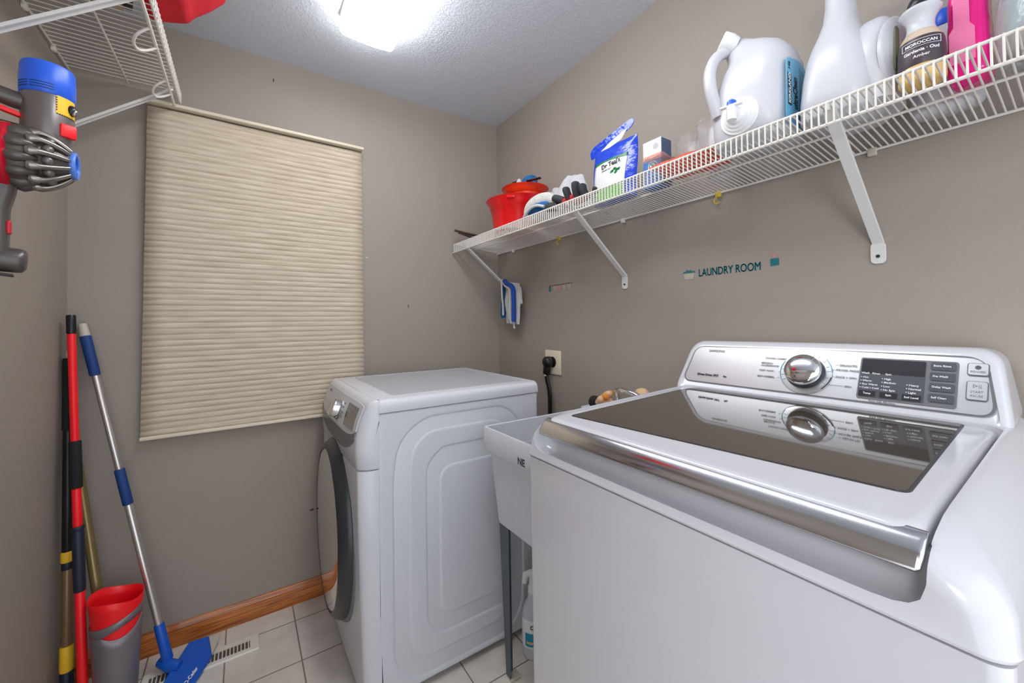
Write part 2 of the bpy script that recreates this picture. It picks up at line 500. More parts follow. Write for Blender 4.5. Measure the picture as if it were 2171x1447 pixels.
# small scuffs and nicks on the walls, thin daubs of their own
def daub(c, nrm, rad, m, label, sx=1, sz=1, name='wall_mark'):
    n = Vector(nrm); h = Vector((0, 0, 1)); a = n.cross(h)
    pts = []
    for k in range(9):
        q = 2 * PI * k / 9; rr = rad * random.uniform(.6, 1.15)
        pts.append(Vector(c) + a * math.cos(q) * rr * sx + h * math.sin(q) * rr * sz + n * .0012)
    o = build(name, MB().prism(pts, n * -.0012), m, None, base=c, smooth=0)
    return tag(o, label, 'mark')
daub((.116, YB, 2.346), (0, -1, 0), .006, 'spot', 'small dark hole high on the back wall above the blind', .5, 2)
daub((.727, YB, 1.340), (0, -1, 0), .006, 'spot', 'faint scratch mark on the back wall right of the blind', .4, 2.2)
daub((.516, YB, 1.58), (0, -1, 0), .0045, 'spot_light', 'tiny pale nick on the back wall beside the right edge of the blind')
daub((.262, YB, .395), (0, -1, 0), .007, 'spot', 'dark scratch low on the back wall left of the dryer', 1.4, .8)
daub((XR, .715, 1.166), (-1, 0, 0), .003, 'spot_light', 'tiny pale nick on the right wall left of the washer console')

# ------------------------------------------------------------------ ceiling lamp
t = thing('ceiling_light', (.413, 1.01, 2.44), 'lit white wraparound fluorescent ceiling light', 'ceiling light')
mb = MB(); mb.rbox((.3095, .397, 2.421), (.5165, 1.620, 2.44), .003)
build('housing', mb, 'lamp_frame', t)
mb = MB()
prof = [(.312, 2.425), (.312, 2.372), (.322, 2.361), (.362, 2.357), (.413, 2.355), (.464, 2.357), (.504, 2.361), (.514, 2.372), (.514, 2.425)]
mb.loft([[V(x, y, z) for x, z in prof] for y in (.40, 1.617)])
build('diffuser', mb, 'diffuser', t, smooth=30)

# ------------------------------------------------------------------ pleated window blind
t = thing('window_blind', (.09, 2.03, .82), 'closed beige pleated window blind hanging slightly crooked on the back wall', 'blind')
bl = [(-.305, 2.100), (.489, 2.094)]
def blx(u, v):   # u across, v from top to bottom
    top = Vector((-.303 + .790 * u, 0, 2.100 - .007 * u)); bot = Vector((-.322 + .814 * u, 0, .832 + .004 * u))
    return top.lerp(bot, v)
mb = MB()
NP = 56
rows = []
for i in range(NP * 4 + 1):
    v = i / (NP * 4); ph = (i % 4) / 4
    d = (0.0, .0028, .0040, .0034)[i % 4]
    row = []
    for j in range(13):
        u = j / 12
        p = blx(u, v); p.y = 2.040 - d - .0015 * math.sin(u * 9 + i * .13)
        row.append(p)
    rows.append(row)
n = 13
vs = [p for r in rows for p in r]
fs = [(i * n + j, i * n + j + 1, (i + 1) * n + j + 1, (i + 1) * n + j) for i in range(len(rows) - 1) for j in range(n - 1)]
mb.add(vs, fs)
build('pleated_shade', mb, 'blind', t, smooth=50, solid=.002)
mb = MB(); mb.tube([(-.306, 2.035, 2.112), (.490, 2.035, 2.105)], .0, 8) if False else mb.obox((.092, 2.036, 2.108), (.796, 0, -.007), (0, 1, 0), (.007, 0, .796), .400, .026, .0065, .003)
lab(build('head_rail', mb, 'cream_rail', t), 'cream head rail')
mb = MB(); mb.obox((.085, 2.034, .829), (.814, 0, .004), (0, 1, 0), (-.004, 0, .814), .408, .010, .0065, .003)
build('bottom_rail', mb, 'cream_rail', t)

# ------------------------------------------------------------------ floor vent
t = thing('floor_vent', (-.125, 1.90, 0), 'long almond metal floor register below the back wall', 'vent')
mb = MB()
vr = lambda i, z, r: [V(x, y, z) for x, y in rrect(-.125, 1.899, .175 - i, .046 - i * 1.0, r, 4)]
vi = lambda z: [V(x, y, z) for x, y in rrect(-.131, 1.897, .151, .0235, .002, 4)]
mb.loft([vi(0.0005), vr(0, 0.0005, .006), vr(0, .003, .006), vr(.003, .0065, .005), vr(.006, .0068, .004), vi(.0068), vi(0.0005)], False, False)
build('frame', mb, 'vent', t)
mb = MB()
x = -.282
while x < .020:
    mb.box((x, 1.873, .001), (x + .0035, 1.921, .0062)); x += .0118
build('louvers', mb, 'vent', t, smooth=0)
build('duct_opening', MB().box((-.284, 1.872, 0), (.022, 1.922, .0012)), 'vent_dark', t, smooth=0)

# ------------------------------------------------------------------ washer (top loader)
t = thing('washing_machine', (.89, .39, 0), 'white top-loading washing machine with smoked glass lid and silver console, nearest the camera', 'washing machine')
mb = MB()
rr = lambda x0, x1, y0, y1, r, z, n=6: [V(x, y, z) for x, y in rrect((x0 + x1) / 2, (y0 + y1) / 2, (x1 - x0) / 2, (y1 - y0) / 2, r, n)]
mb.loft([rr(.536, 1.245, .054, .732, .016, .03), rr(.532, 1.248, .050, .735, .018, .05), rr(.531, 1.25, .049, .736, .018, .950)])
build('cabinet', mb, 'white_gloss', t)
mb = MB()
for (x, y) in ((.58, .1), (.58, .68), (1.2, .1), (1.2, .68)):
    build('levelling_foot', MB().lathe([(.022, 0), (.022, .012), (.012, .014), (.012, .035)], (x, y, 0), n=16), 'black', t)
mb = MB()
def deck_ring(i_f, i_s, i_b, zb, tilt, r, i_n=None):
    i_n = i_s if i_n is None else i_n
    out = []
    for x, y in rrect(0, 0, 1, 1, .12, 10):
        pass
    x0, x1, y0, y1 = .529 + i_f, 1.252 - i_b, .047 + i_n, .738 - i_s
    return [V(x, y, zb + tilt * (x - .53)) for x, y in rrect((x0 + x1) / 2, (y0 + y1) / 2, (x1 - x0) / 2, (y1 - y0) / 2, r, 10)]
rings = [deck_ring(0, 0, 0, .9535, 0, .024), deck_ring(-.0015, -.0015, 0, .957, 0, .026), deck_ring(0, 0, 0, .962, 0, .028),
         deck_ring(.0005, .001, 0, .985, 0, .032), deck_ring(.002, .004, 0, 1.000, .004, .038, .006),
         deck_ring(.007, .009, .002, 1.013, .012, .044, .014), deck_ring(.017, .016, .004, 1.0235, .020, .05, .024),
         deck_ring(.034, .024, .006, 1.032, .028, .055, .036), deck_ring(.06, .034, .008, 1.0375, .032, .05, .046), deck_ring(.085, .045, .01, 1.0385, .034, .04, .054)]
mb.loft(rings)
deck = build('top_deck', mb, 'white_gloss', t, smooth=50)
# recess for the lid and the grip scoop in front of it
def slab_ring(x0, x1, y0, y1, r, zb, tilt, n=8):
    return [V(x, y, zb + tilt * (x - .53)) for x, y in rrect((x0 + x1) / 2, (y0 + y1) / 2, (x1 - x0) / 2, (y1 - y0) / 2, r, n)]
c = MB(); c.loft([slab_ring(.45, 1.083, .101, .702, .03, 1.012, .03), slab_ring(.45, 1.083, .101, .702, .03, 1.12, .03)])
cut(deck, c)
c = MB()
sec = [(.0, .100), (.012, .094)]
rings = []
for k in range(9):        # scoop: rounded trough along y
    a = PI * k / 8
def scoop_ring(y, s):
    out = []
    cx, cz = .545, 1.010
    for k in range(20):
        a = 2 * PI * k / 20
        ca, sa = math.cos(a), math.sin(a)
        out.append(V(cx +   .031 * s * math.copysign(abs(ca) ** .8, ca), y, cz + .044 * s * math.copysign(abs(sa) ** .8, sa)))
    return out
c.loft([scoop_ring(.100, .50), scoop_ring(.104, .74), scoop_ring(.112, .89), scoop_ring(.124, .97), scoop_ring(.142, 1), scoop_ring(.668, 1), scoop_ring(.686, .97), scoop_ring(.698, .89), scoop_ring(.706, .74), scoop_ring(.710, .50)])
cut(deck, c)
d = deck.modifiers.new('bevel', 'BEVEL'); d.width = .006; d.segments = 4; d.limit_method = 'ANGLE'; d.angle_limit = math.radians(32)
apply_mods(deck)
deck.data.shade_smooth(); deck.data.set_sharp_from_angle(angle=math.radians(50))
# lid
def lid_ring(ins, zb, r=.024, fx=0.0):
    return slab_ring(.552 + ins + fx, 1.077 - ins, .107 + ins, .697 - ins, r, zb, .030)
mb = MB(); mb.loft([lid_ring(0, 1.014), lid_ring(0, 1.030), lid_ring(.002, 1.0345), lid_ring(.007, 1.0375), lid_ring(.012, 1.0383)])
lid = build('lid', mb, 'white_gloss', t, smooth=50)
# smoked glass: a skewed rounded quad lying in the lid
zt = lambda x, dz=0: 1.0386 + .030 * (x - .53) + dz
gp = rpoly([(.602, .664), (1.028, .668), (1.071, .655), (1.071, .150), (.650, .137)], .012)
gpc = rpoly([(.598, .668), (1.028, .673), (1.074, .659), (1.074, .146), (.646, .133)], .014)
mb = MB(); mb.loft([[V(x, y, zt(x, -.004)) for x, y in gp], [V(x, y, zt(x, .0006)) for x, y in gp]])
lab(build('glass_panel', mb, 'smoked_glass', t, smooth=30), 'smoked brown glass window of the lid')
mb = MB(); mb.loft([[V(x, y, zt(x, -.003)) for x, y in gpc], [V(x, y, zt(x, .0002)) for x, y in gpc]])
build('glass_gasket', mb, 'dark_grey', t, smooth=30)
# chrome grip along the front edge of the lid
mb = MB()
def grip(y, s=1.0):
    pts = [(.5625, 1.0368), (.5555, 1.0352), (.548, 1.0305), (.540, 1.022), (.533, 1.0115), (.5315, 1.0075), (.5335, 1.005), (.537, 1.0055), (.543, 1.011), (.555, 1.020), (.562, 1.026)]
    return [V(.5625 - (.5625 - x) * s, y, 1.0368 - (1.0368 - z) * s) for x, z in pts]
mb.loft([grip(.103, .75), grip(.1045, .93), grip(.108), grip(.692), grip(.6955, .93), grip(.697, .75)])
lab(build('lid_handle', mb, 'dark_chrome', t, smooth=60), 'long chrome grip along the front edge of the lid')

# console
XF = lambda z, off=0: 1.088 + (z - 1.062) * .52 + off
cn = Vector((-1, 0, .52)).normalized(); ce1 = Vector((0, -1, 0)); ce2 = Vector((.52, 0, 1)).normalized()
def con_ring(ins, off, r, n=8):
    y0, y1, z0, z1 = .093 + ins, .733 - ins, 1.03 + ins, 1.187 - ins
    return [V(XF(z, off), y, z) for y, z in rpoly([(y0 - .004, z0), (y1 + .004, z0), (y1 - .018, z1 - .004), ((y0 + y1) / 2, z1), (y0 + .018, z1)], r, n)]
mb = MB()
r_back = [V(1.272, p.y, p.z) for p in con_ring(.004, 0, .034)]
mb.loft([r_back, con_ring(0, .03, .036), con_ring(0, .012, .036), con_ring(.003, .004, .036), con_ring(.008, 0, .034), con_ring(.0145, 0, .030), con_ring(.017, .004, .030)])
build('console_housing', mb, 'white_gloss', t, smooth=50)
fp = rpoly([(.114, 1.071), (.711, 1.071), (.695, 1.166), (.41, 1.1725), (.128, 1.1685)], .022, 8)
mb = MB(); mb.loft([[V(XF(z, .006), y, z) for y, z in fp], [V(XF(z, .0005), y, z) for y, z in fp]])
face = build('control_panel', mb, 'silver', t, smooth=30)
fo = rpoly([(.110, 1.0685), (.715, 1.0685), (.698, 1.1690), (.41, 1.1755), (.125, 1.1715)], .024, 8)
mb = MB(); mb.loft([[V(XF(z, .006), y, z) for y, z in fo], [V(XF(z, .0015), y, z) for y, z in fo]])
build('panel_gasket', mb, 'mid_grey', t, smooth=30)
def CP(y, z, off=0.001):
    return V(XF(z), y, z) + cn * off
def con_plate(y0, y1, z0, z1, r, d, o0=0.0):
    return MB().loft([[CP(y, z, o0 - .001) for y, z in rrect((y0 + y1) / 2, (z0 + z1) / 2, abs(y1 - y0) / 2, (z1 - z0) / 2, r, 4)], [CP(y, z, o0 + d) for y, z in rrect((y0 + y1) / 2, (z0 + z1) / 2, abs(y1 - y0) / 2, (z1 - z0) / 2, r, 4)]])
disp = build('display_panel', con_plate(.160, .306, 1.0765, 1.160, .004, .0012), 'mid_grey', t, smooth=30)
build('display_field', con_plate(.2035, .3035, 1.0795, 1.1575, .003, .0006, .0012), 'display', disp, smooth=30)
build('display_screen', con_plate(.2045, .3025, 1.128, 1.1565, .002, .0006, .0018), 'display_dark', disp, smooth=30)
for i, z in enumerate((1.1435, 1.124, 1.1045, 1.085)):
    b_ = build('option_button', con_plate(.1635, .197, z - .001, z + .0135, .002, .0022, .0012), 'display', disp, smooth=30)
for y in (.2885, .2545, .2205):
    b_ = build('select_button', con_plate(y - .0135, y + .0135, 1.0815, 1.092, .001, .0012, .0018), 'display_dark', disp, smooth=30)
b_ = build('power_button', con_plate(.1235, .148, 1.1385, 1.1585, .003, .003, .0), 'silver', t, smooth=30)
build('button_rim', con_plate(.122, .1495, 1.137, 1.160, .004, .001, .0), 'mid_grey', b_, smooth=30)
s_ = build('start_button', con_plate(.1235, .148, 1.0955, 1.1265, .003, .003, .0), 'silver', t, smooth=30)
build('button_rim', con_plate(.122, .1495, 1.094, 1.128, .004, .001, .0), 'mid_grey', s_, smooth=30)
T = lambda s, size, y, z, off=.0012, **k: (s, size, CP(y, z, off), ce1, ce2, k)
texts([T('POWER', .0055, .1358, 1.1435, .0032, align='CENTER'), T('START', .0055, .1358, 1.1085, .0032, align='CENTER'), T('PAUSE', .0055, .1358, 1.1015, .0032, align='CENTER'), T('▷||', .008, .1358, 1.1185, .0032, align='CENTER')], 'ink_grey', t, 'button_lettering')
mb = MB()
mb.lathe([(.0042, 0), (.0042, .0003), (.0032, .0003), (.0032, 0)], CP(.1358, 1.1515, .0030), cn, 20)
build('power_symbol', mb, 'ink_grey', b_)
w = []
for s, y, z in (('Wash', .302, 1.1275), ('Rinse', .284, 1.1275), ('Spin', .263, 1.1275), ('Hot', .2985, 1.119), ('Warm', .2985, 1.112), ('Eco Warm', .2985, 1.105), ('Cold / Cold', .2985, 1.098),
                ('High', .264, 1.118), ('Medium', .264, 1.111), ('Low', .264, 1.1035), ('No Spin', .264, 1.0965), ('Heavy', .226, 1.110), ('Normal', .226, 1.103), ('Light', .226, 1.096)):
    w.append(T(s, .0058, y, z, .0024, bold=.00008))
for y, zs in ((.3005, (1.119, 1.112, 1.105, 1.098)), (.266, (1.118, 1.111, 1.1035, 1.0965)), (.228, (1.110, 1.103, 1.096))):
    for z in zs: w.append(T('•', .008, y + .002, z, .0024))
for s, y in (('Temp', .2885), ('Spin', .2545), ('Soil Level', .2205)):
    w.append(T(s, .0055, y, 1.0868, .0032, align='CENTER', bold=.0001))
for s, z in (('Extra Rinse', 1.1500), ('Pre Wash', 1.1305), ('Delay Wash', 1.1110), ('Self Clean', 1.0915)):
    w.append(T(s, .0052, .1935, z, .0037, bold=.0001))
texts(w, 'ink_white', disp, 'display_lettering')
texts([T('SAMSUNG', .010, .655, 1.1565), T('Direct Drive VRT', .0085, .672, 1.090, bold=.0002), T('Extra High Efficiency', .005, .285, 1.0735), T('COLORS / DARKS', .0062, .5, 1.146), T('BEDDING', .0062, .507, 1.1335), T('WATERPROOF', .0062, .507, 1.1275),
       T('DEEP WASH', .0062, .508, 1.1155), T('ECO NORMAL', .0062, .51, 1.101, bold=.0001), T('DELICATES', .0065, .343, 1.140), T('POWER PRESETS', .0065, .348, 1.1295),
       T('RINSE + SPIN', .0065, .347, 1.1145), T('SPIN', .0065, .329, 1.096)], 'ink_grey', t, 'panel_lettering')
texts([T('Direct Drive VRT', .0085, .672, 1.0902, .0014, bold=.0003), T('NORMAL', .0062, .505, 1.1015, .0, bold=.0001) if False else T('Plus', .006, .597, 1.0902, .0014, bold=.0002)], 'ink_dark', t, 'model_lettering')
mb = MB(); kc = CP(.4065, 1.1185, 0)
mb.lathe([(.0535, 0), (.0535, .0012), (.050, .0016), (.042, .0016)], kc, cn, 48)
dial = build('cycle_dial_ring', mb, 'silver', t)
mb = MB(); mb.lathe([(.0405, .001), (.0405, .006), (.038, .014), (.0375, .017)], kc, cn, 48)
knob = build('cycle_knob', mb, 'dark_grey', t)
mb = MB(); mb.lathe([(.0378, .0165), (.0382, .020), (.0372, .024), (.034, .028), (.027, .0315), (.018, .0335), (.008, .0345), (.001, .0347)], kc, cn, 48)
lab(build('knob_cap', mb, 'chrome', knob, smooth=70), 'mirror chrome dome of the dial')
def arc(r0, r1, a0, a1, off0, off1, n=24):
    b = MB(); rings = []
    for k in range(n + 1):
        a = math.radians(a0 + (a1 - a0) * k / n); dr = ce1 * math.cos(a) + ce2 * math.sin(a)
        rings.append([kc + dr * r0 + cn * off0, kc + dr * r1 + cn * off0, kc + dr * r1 + cn * off1, kc + dr * r0 + cn * off1])
    return b.loft(rings)
build('cyan_ring_mark', arc(.0515, .0532, 150, 222, .001, .0022), 'ink_cyan', dial)
build('cyan_ring_mark', arc(.0515, .0532, 5, 45, .001, .0022), 'ink_cyan', dial)
build('grey_ring_mark', arc(.0515, .0535, -45, -8, .001, .0022), 'ink_dark', dial)
mb = MB()
for a in (40, 22, 8, -12, -30, 60, 75, 95, 175, 192, 208):
    ar = math.radians(a); dr = ce1 * math.cos(ar) + ce2 * math.sin(ar)
    build('dial_tick', MB().obox(kc + dr * .0465 + cn * .0018, dr, dr.cross(cn), cn, .0035, .0004, .0003), 'ink_grey', t, smooth=0)
for y0, y1, z in ((.343 + .002, .350, 1.140), (.350, .358, 1.1295), (.349, .357, 1.1145), (.331, .362, 1.0965), (.459, .452 + .012, 1.1155), (.459, .452 + .012, 1.1015)):
    build('pointer_line', MB().obox(CP((y0 + y1) / 2, z, .001), (0, 1, 0), ce2, cn, abs(y1 - y0) / 2, .00025, .0003), 'ink_grey', t, smooth=0)

# ------------------------------------------------------------------ dryer (front loader, facing left)
t = thing('dryer', (.66, 1.673, 0), 'white front-loading dryer in the far corner with embossed side panel and dark door ring', 'dryer')
Y0, Y1 = 1.33, 2.016
mb = MB(); mb.rbox((.364, Y0 + .004, .022), (1.016, Y1, .953), .004)
build('cabinet', mb, 'dryer_white', t)
# embossed side panel: real relief from a signed distance field
def sdrr(x, z, cx, cz, hx, hz, r):
    qx, qz = abs(x - cx) - hx + r, abs(z - cz) - hz + r
    return math.hypot(max(qx, 0), max(qz, 0)) + min(max(qx, qz), 0) - r
def ss(e0, e1, v):
    q = min(1, max(0, (v - e0) / (e1 - e0))); return q * q * (3 - 2 * q)
RINGS = [(.414, .925, .045, .921, .120, 1), (.465, .876, .098, .875, .092, -1), (.530, .930, .160, .806, .080, 1), (.575, .880, .214, .741, .055, -1)]
def relief(x, z):
    h = 0
    for x0, x1, z0, z1, r, sg in RINGS:
        if x < .58: x0 += .055 * max(0, (z - .70) / .22) ** 1.6 * (1 if sg > 0 else .8) * .6
        d = sdrr(x, z, (x0 + x1) / 2, (z0 + z1) / 2, (x1 - x0) / 2, (z1 - z0) / 2, r)
        h += sg * .0075 * (1 - ss(-.007, .007, d))
    return h
def sidep(u, v):
    x = .366 + .648 * u; z = .024 + .9275 * v
    e = min(x - .366, 1.014 - x, z - .024, .9515 - z)
    return V(x, Y0 + relief(x, z) + (0 if e > .001 else .003), z)
mb = MB(); mb.grid(sidep, 150, 210)
build('side_panel', mb, 'dryer_white', t, smooth=80)
mb = MB()
mb.loft([[V(x, y, z) for x, y in rrect((x0 + 1.022) / 2, (Y0 + Y1) / 2, (1.022 - x0) / 2, (Y1 - Y0) / 2 + g, r, 8)] for x0, g, r, z in
         ((.362, .0035, .008, .956), (.362, .0045, .010, .960), (.362, .0045, .014, .980), (.3615, .002, .018, .990), (.3615, -.006, .02, .9965), (.3615, -.016, .02, .999))])
top = build('top_panel', mb, 'dryer_white', t, smooth=60)
mb = MB()
pt = rpoly([(.43, 1.385), (.985, 1.385), (.985, 1.965), (.43, 1.965)], .03)
pi_ = rpoly([(.437, 1.392), (.978, 1.392), (.978, 1.958), (.437, 1.958)], .027)
mb.loft([[V(x, y, .9985) for x, y in pt], [V(x, y, 1.0010) for x, y in pt], [V(x, y, 1.0012) for x, y in pi_], [V(x, y, .9996) for x, y in pi_]], True, True)
build('top_inset', mb, 'dryer_top', t, smooth=25)
# front unit in two heights: loops in plan view with a big rounded near and far corner
def plan(xf, z, rc=.055, g=0.0):
    y0, y1 = Y0 - g, Y1 + g; pts = [(.366, y0)]
    n = 10
    for k in range(n + 1):
        a = PI / 2 * k / n
        pts.append((xf + rc - rc * math.sin(a) + .0, y0 + rc * .62 - rc * .62 * math.cos(a)))
    for k in range(1, 8):
        v = k / 8; pts.append((xf - .006 * math.sin(PI * v), y0 + rc * .62 + (y1 - y0 - rc * 1.24) * v))
    for k in range(n + 1):
        a = PI / 2 * (1 - k / n)
        pts.append((xf + rc - rc * math.sin(a), y1 - rc * .62 + rc * .62 * math.cos(a)))
    pts.append((.366, y1))
    return [V(x, y, z) for x, y in pts]
mb = MB(); mb.loft([plan(.322, .022), plan(.318, .10), plan(.312, .30), plan(.305, .55), plan(.302, .772), plan(.306, .775)])
build('lower_front', mb, 'dryer_white', t, smooth=50)
mb = MB(); mb.loft([plan(.305, .778, g=-.001), plan(.300, .782, g=0), plan(.297, .84), plan(.300, .880), plan(.313, .930), plan(.333, .980, .035), plan(.340, .991, .028, -.003), plan(.350, .9965, .02, -.004), plan(.358, .9985, .012, -.008)])
build('control_housing', mb, 'dryer_white', t, smooth=50)
def FX(z):
    ks = [(.775, .300), (.84, .297), (.880, .300), (.930, .313), (.980, .333), (.991, .340)]
    for (a, b), (c, d) in zip(ks, ks[1:]):
        if z <= c: return b + (d - b) * (z - a) / (c - a)
    return .34
def dp(y, z, off):
    v = (y - Y0) / (Y1 - Y0)
    return V(FX(z) - .006 * math.sin(PI * min(1, max(0, v))) - off, y, z)
def dplate(outl, off0, off1, nz=1):
    pts = outl
    return MB().loft([[dp(y, z, off0) for y, z in pts], [dp(y, z, off1) for y, z in pts]])
def fine(pts, step=.012):
    out = []
    for i, p in enumerate(pts):
        q = pts[(i + 1) % len(pts)]; L_ = math.hypot(q[0] - p[0], q[1] - p[1]); n = max(1, int(L_ / step))
        for k in range(n): out.append((p[0] + (q[0] - p[0]) * k / n, p[1] + (q[1] - p[1]) * k / n))
    return out
def dgrid(zlo, zhi, y0, y1, off, ny=40, nz=10):
    """curved plate following the front, between lower and upper z curves"""
    b = MB()
    f = lambda u, v: dp(y0 + (y1 - y0) * u, zlo(u) + (zhi(u) - zlo(u)) * v, off)
    g = lambda u, v: dp(y0 + (y1 - y0) * u, zlo(u) + (zhi(u) - zlo(u)) * v, -.006)
    n = ny; b.grid(f, ny, nz); b2 = MB().grid(g, ny, nz); b.add(b2.v, b2.f)
    # rim
    for a in range(ny):
        for v in (0, 1):
            b.add([f(a / ny, v), f((a + 1) / ny, v), g((a + 1) / ny, v), g(a / ny, v)], [(0, 1, 2, 3)])
    for a in range(nz):
        for u in (0, 1):
            b.add([f(u, a / nz), f(u, (a + 1) / nz), g(u, (a + 1) / nz), g(u, a / nz)], [(0, 1, 2, 3)])
    return b
edge = lambda u, k=9: (1 - abs(2 * u - 1) ** k)
cz0 = lambda u: .897 - .026 * edge(u, 6) + .002
cz1 = lambda u: .976 + .006 * edge(u, 10)
build('control_panel', dgrid(cz0, cz1, 1.368, 1.985, .0022), 'dryer_panel', t, smooth=60)
gz0 = lambda u: .872 - .058 * edge(u, 4)
gz1 = lambda u: cz0(u) - .001
build('trim_band', dgrid(gz0, gz1, 1.368, 1.985, .0030), 'mid_grey', t, smooth=60)
build('display_panel', dgrid(lambda u: .893, lambda u: .966, 1.405, 1.535, .0034, 8, 6), 'display', t, smooth=60)
mb = MB()
kc = dp(1.645, .928, .002); kn = Vector((-1, 0, .36)).normalized()
mb.lathe([(.042, 0), (.042, .004), (.036, .006), (.035, .022), (.034, .026)], kc, kn, 36)
kb = build('cycle_knob', mb, 'chrome', t)
mb = MB(); mb.lathe([(.0335, .024), (.033, .029), (.026, .031), (.001, .0315)], kc, kn, 36)
build('knob_cap', mb, 'dark_chrome', kb)
de1 = Vector((0, -1, 0)); de2 = Vector((.36, 0, 1)).normalized()
texts([(s, sz, dp(y, z, .0034), de1, de2) for s, sz, y, z in (('SAMSUNG', .014, 1.93, .962), ('NORMAL', .006, 1.60, .955), ('BEDDING', .006, 1.60, .942), ('DELICATES', .006, 1.60, .925), ('TIME DRY', .006, 1.60, .908))], 'ink_grey', t, 'panel_lettering')
# door with its dark ring
mb = MB()
DC = (1.673, .480)
def ring_prof(k, n, ry, rz, x):
    a = 2 * PI * k / n
    return V(x, DC[0] + ry * math.cos(a), DC[1] + rz * math.sin(a))
n = 72
prof = [(.314, .262, .330), (.296, .262, .330), (.284, .258, .325), (.270, .248, .314), (.262, .238, .303), (.2595, .230, .295), (.262, .2285, .293), (.275, .228, .292)]
mb.loft([[ring_prof(k, n, a, b, x) for k in range(n)] for x, a, b in prof])
door = build('door', mb, 'dark_grey', t, smooth=60)
mb = MB()
mb.loft([[ring_prof(k, n, a, b, x) for k in range(n)] for x, a, b in ((.268, .2278, .2918), (.2615, .2265, .290), (.2595, .22, .283), (.2585, .15, .20), (.258, .01, .01))])
lab(build('door_window', mb, 'mirror_glass', door, smooth=60), 'mirrored door glass')
mb = MB(); mb.loft([[ring_prof(k, n, a, b, x) for k in range(n)] for x, a, b in ((.310, .272, .341), (.3015, .270, .339), (.300, .262, .330))])
lab(build('door_bezel', mb, 'mid_grey', door, smooth=60), 'grey outer rim of the door')
mb = MB()
for y in (1.40, 1.95):
    for x in (.38, .98):
        build('levelling_foot', MB().lathe([(.02, 0), (.02, .012), (.01, .014), (.01, .03)], (x, y, 0), n=14), 'black', t)

# ------------------------------------------------------------------ utility sink
t = thing('utility_sink', (.98, 1.0, 0), 'white plastic utility sink on grey steel legs between washer and dryer', 'sink')
SX0, SX1, SY0, SY1 = .700, 1.262, .757, 1.236
def tub(i, z, r=.02):
    return [V(x, y, z) for x, y in rrect((SX0 + SX1) / 2, (SY0 + SY1) / 2, (SX1 - SX0) / 2 - i, (SY1 - SY0) / 2 - i, r, 5)]
mb = MB()
def tubp(i, z, r=.02, f=0.0):
    # f : how far the section tapers in from front and sides
    return [V(x, y, z) for x, y in rrect((SX0 + SX1) / 2 + f * .3, (SY0 + SY1) / 2, (SX1 - SX0) / 2 - i - f * .5, (SY1 - SY0) / 2 - i - f, r, 5)]
mb.loft([tubp(.014, .560, .02, .022), tubp(.011, .80, .02, .004), tubp(.0015, .803, .012), tubp(0, .808, .012), tubp(0, .881, .012), tubp(.002, .884, .012), tubp(.006, .8845, .01), tubp(.009, .882, .01), tubp(.013, .80, .02), tubp(.03, .59, .03, .02), tubp(.10, .578, .03, .02)])
build('basin', mb, 'tub', t, smooth=40)
mb = MB(); mb.rbox((1.165, SY0 + .004, .872), (1.264, SY1 - .002, .896), .008); mb.rbox((1.240, SY0 + .004, .88), (1.264, SY1 - .002, .918), .006)
build('faucet_ledge', mb, 'tub', t)
def leg(x, y, sx, sy):
    b = MB()
    tx, ty = x, y
    o = [V(x, y, .62), V(x + sx * .045, y, .62), V(x + sx * .045, y + sy * .003, .62), V(x + sx * .003, y + sy * .003, .62), V(x + sx * .003, y + sy * .062, .62), V(x, y + sy * .062, .62)]
    fx, fy = x + sx * .026, y - sy * .004
    q = [V(fx, fy, .008), V(fx + sx * .026, fy, .008), V(fx + sx * .026, fy + sy * .003, .008), V(fx + sx * .003, fy + sy * .003, .008), V(fx + sx * .003, fy + sy * .028, .008), V(fx, fy + sy * .028, .008)]
    b.loft([o, q])
    return b, (fx, fy)
for x, y, sx, sy in ((.742, 1.205, 1, -1), (.742, .79, 1, 1), (1.235, 1.205, -1, -1), (1.235, .79, -1, 1)):
    b, (fx, fy) = leg(x, y, sx, sy)
    lg = build('leg', b, 'steel_leg', t, smooth=0)
    b = MB(); b.rbox((min(fx, fx + sx * .04), min(fy, fy + sy * .035), 0), (max(fx, fx + sx * .04), max(fy, fy + sy * .035), .010), .003)
    lab(build('foot_pad', b, 'beige_plastic', lg), 'beige foot pad')
texts([('NE', .030, (SX0 + .0, 1.022, .822), (0, -1, 0), (0, 0, 1), dict(bold=.001))], 'ink_dark', t, 'brand_lettering')
mb = MB(); mb.lathe([(.018, 0), (.018, .012), (.012, .016), (.012, .045), (.015, .05)], (1.205, 1.055, .895), n=20)
f = build('faucet', mb, 'chrome', t)
mb = MB(); mb.lathe([(.018, 0), (.018, .012), (.012, .016), (.012, .045), (.015, .05)], (1.205, .945, .895), n=20)
build('faucet_valve', mb, 'chrome', f)
mb = MB(); mb.tube([(1.205, 1.062, .93), (1.200, 1.065, .960), (1.19, 1.058, .982), (1.185, 1.03, .989), (1.185, .97, .981), (1.19, .945, .97), (1.2, .94, .94)], [.010, .010, .0105, .0105, .0105, .010, .010], 12, flat=.8)
build('faucet_bridge', mb, 'chrome', f, smooth=60)
def spline(pts, k=8):
    P = [Vector(p) for p in pts]; out = []
    for i in range(len(P) - 1):
        a, b, c, d = P[max(i - 1, 0)], P[i], P[i + 1], P[min(i + 2, len(P) - 1)]
        for j in range(k):
            q = j / k
            out.append(.5 * ((2 * b) + (c - a) * q + (2 * a - 5 * b + 4 * c - d) * q * q + (3 * b - a - 3 * c + d) * q ** 3))
    out.append(P[-1]); return out
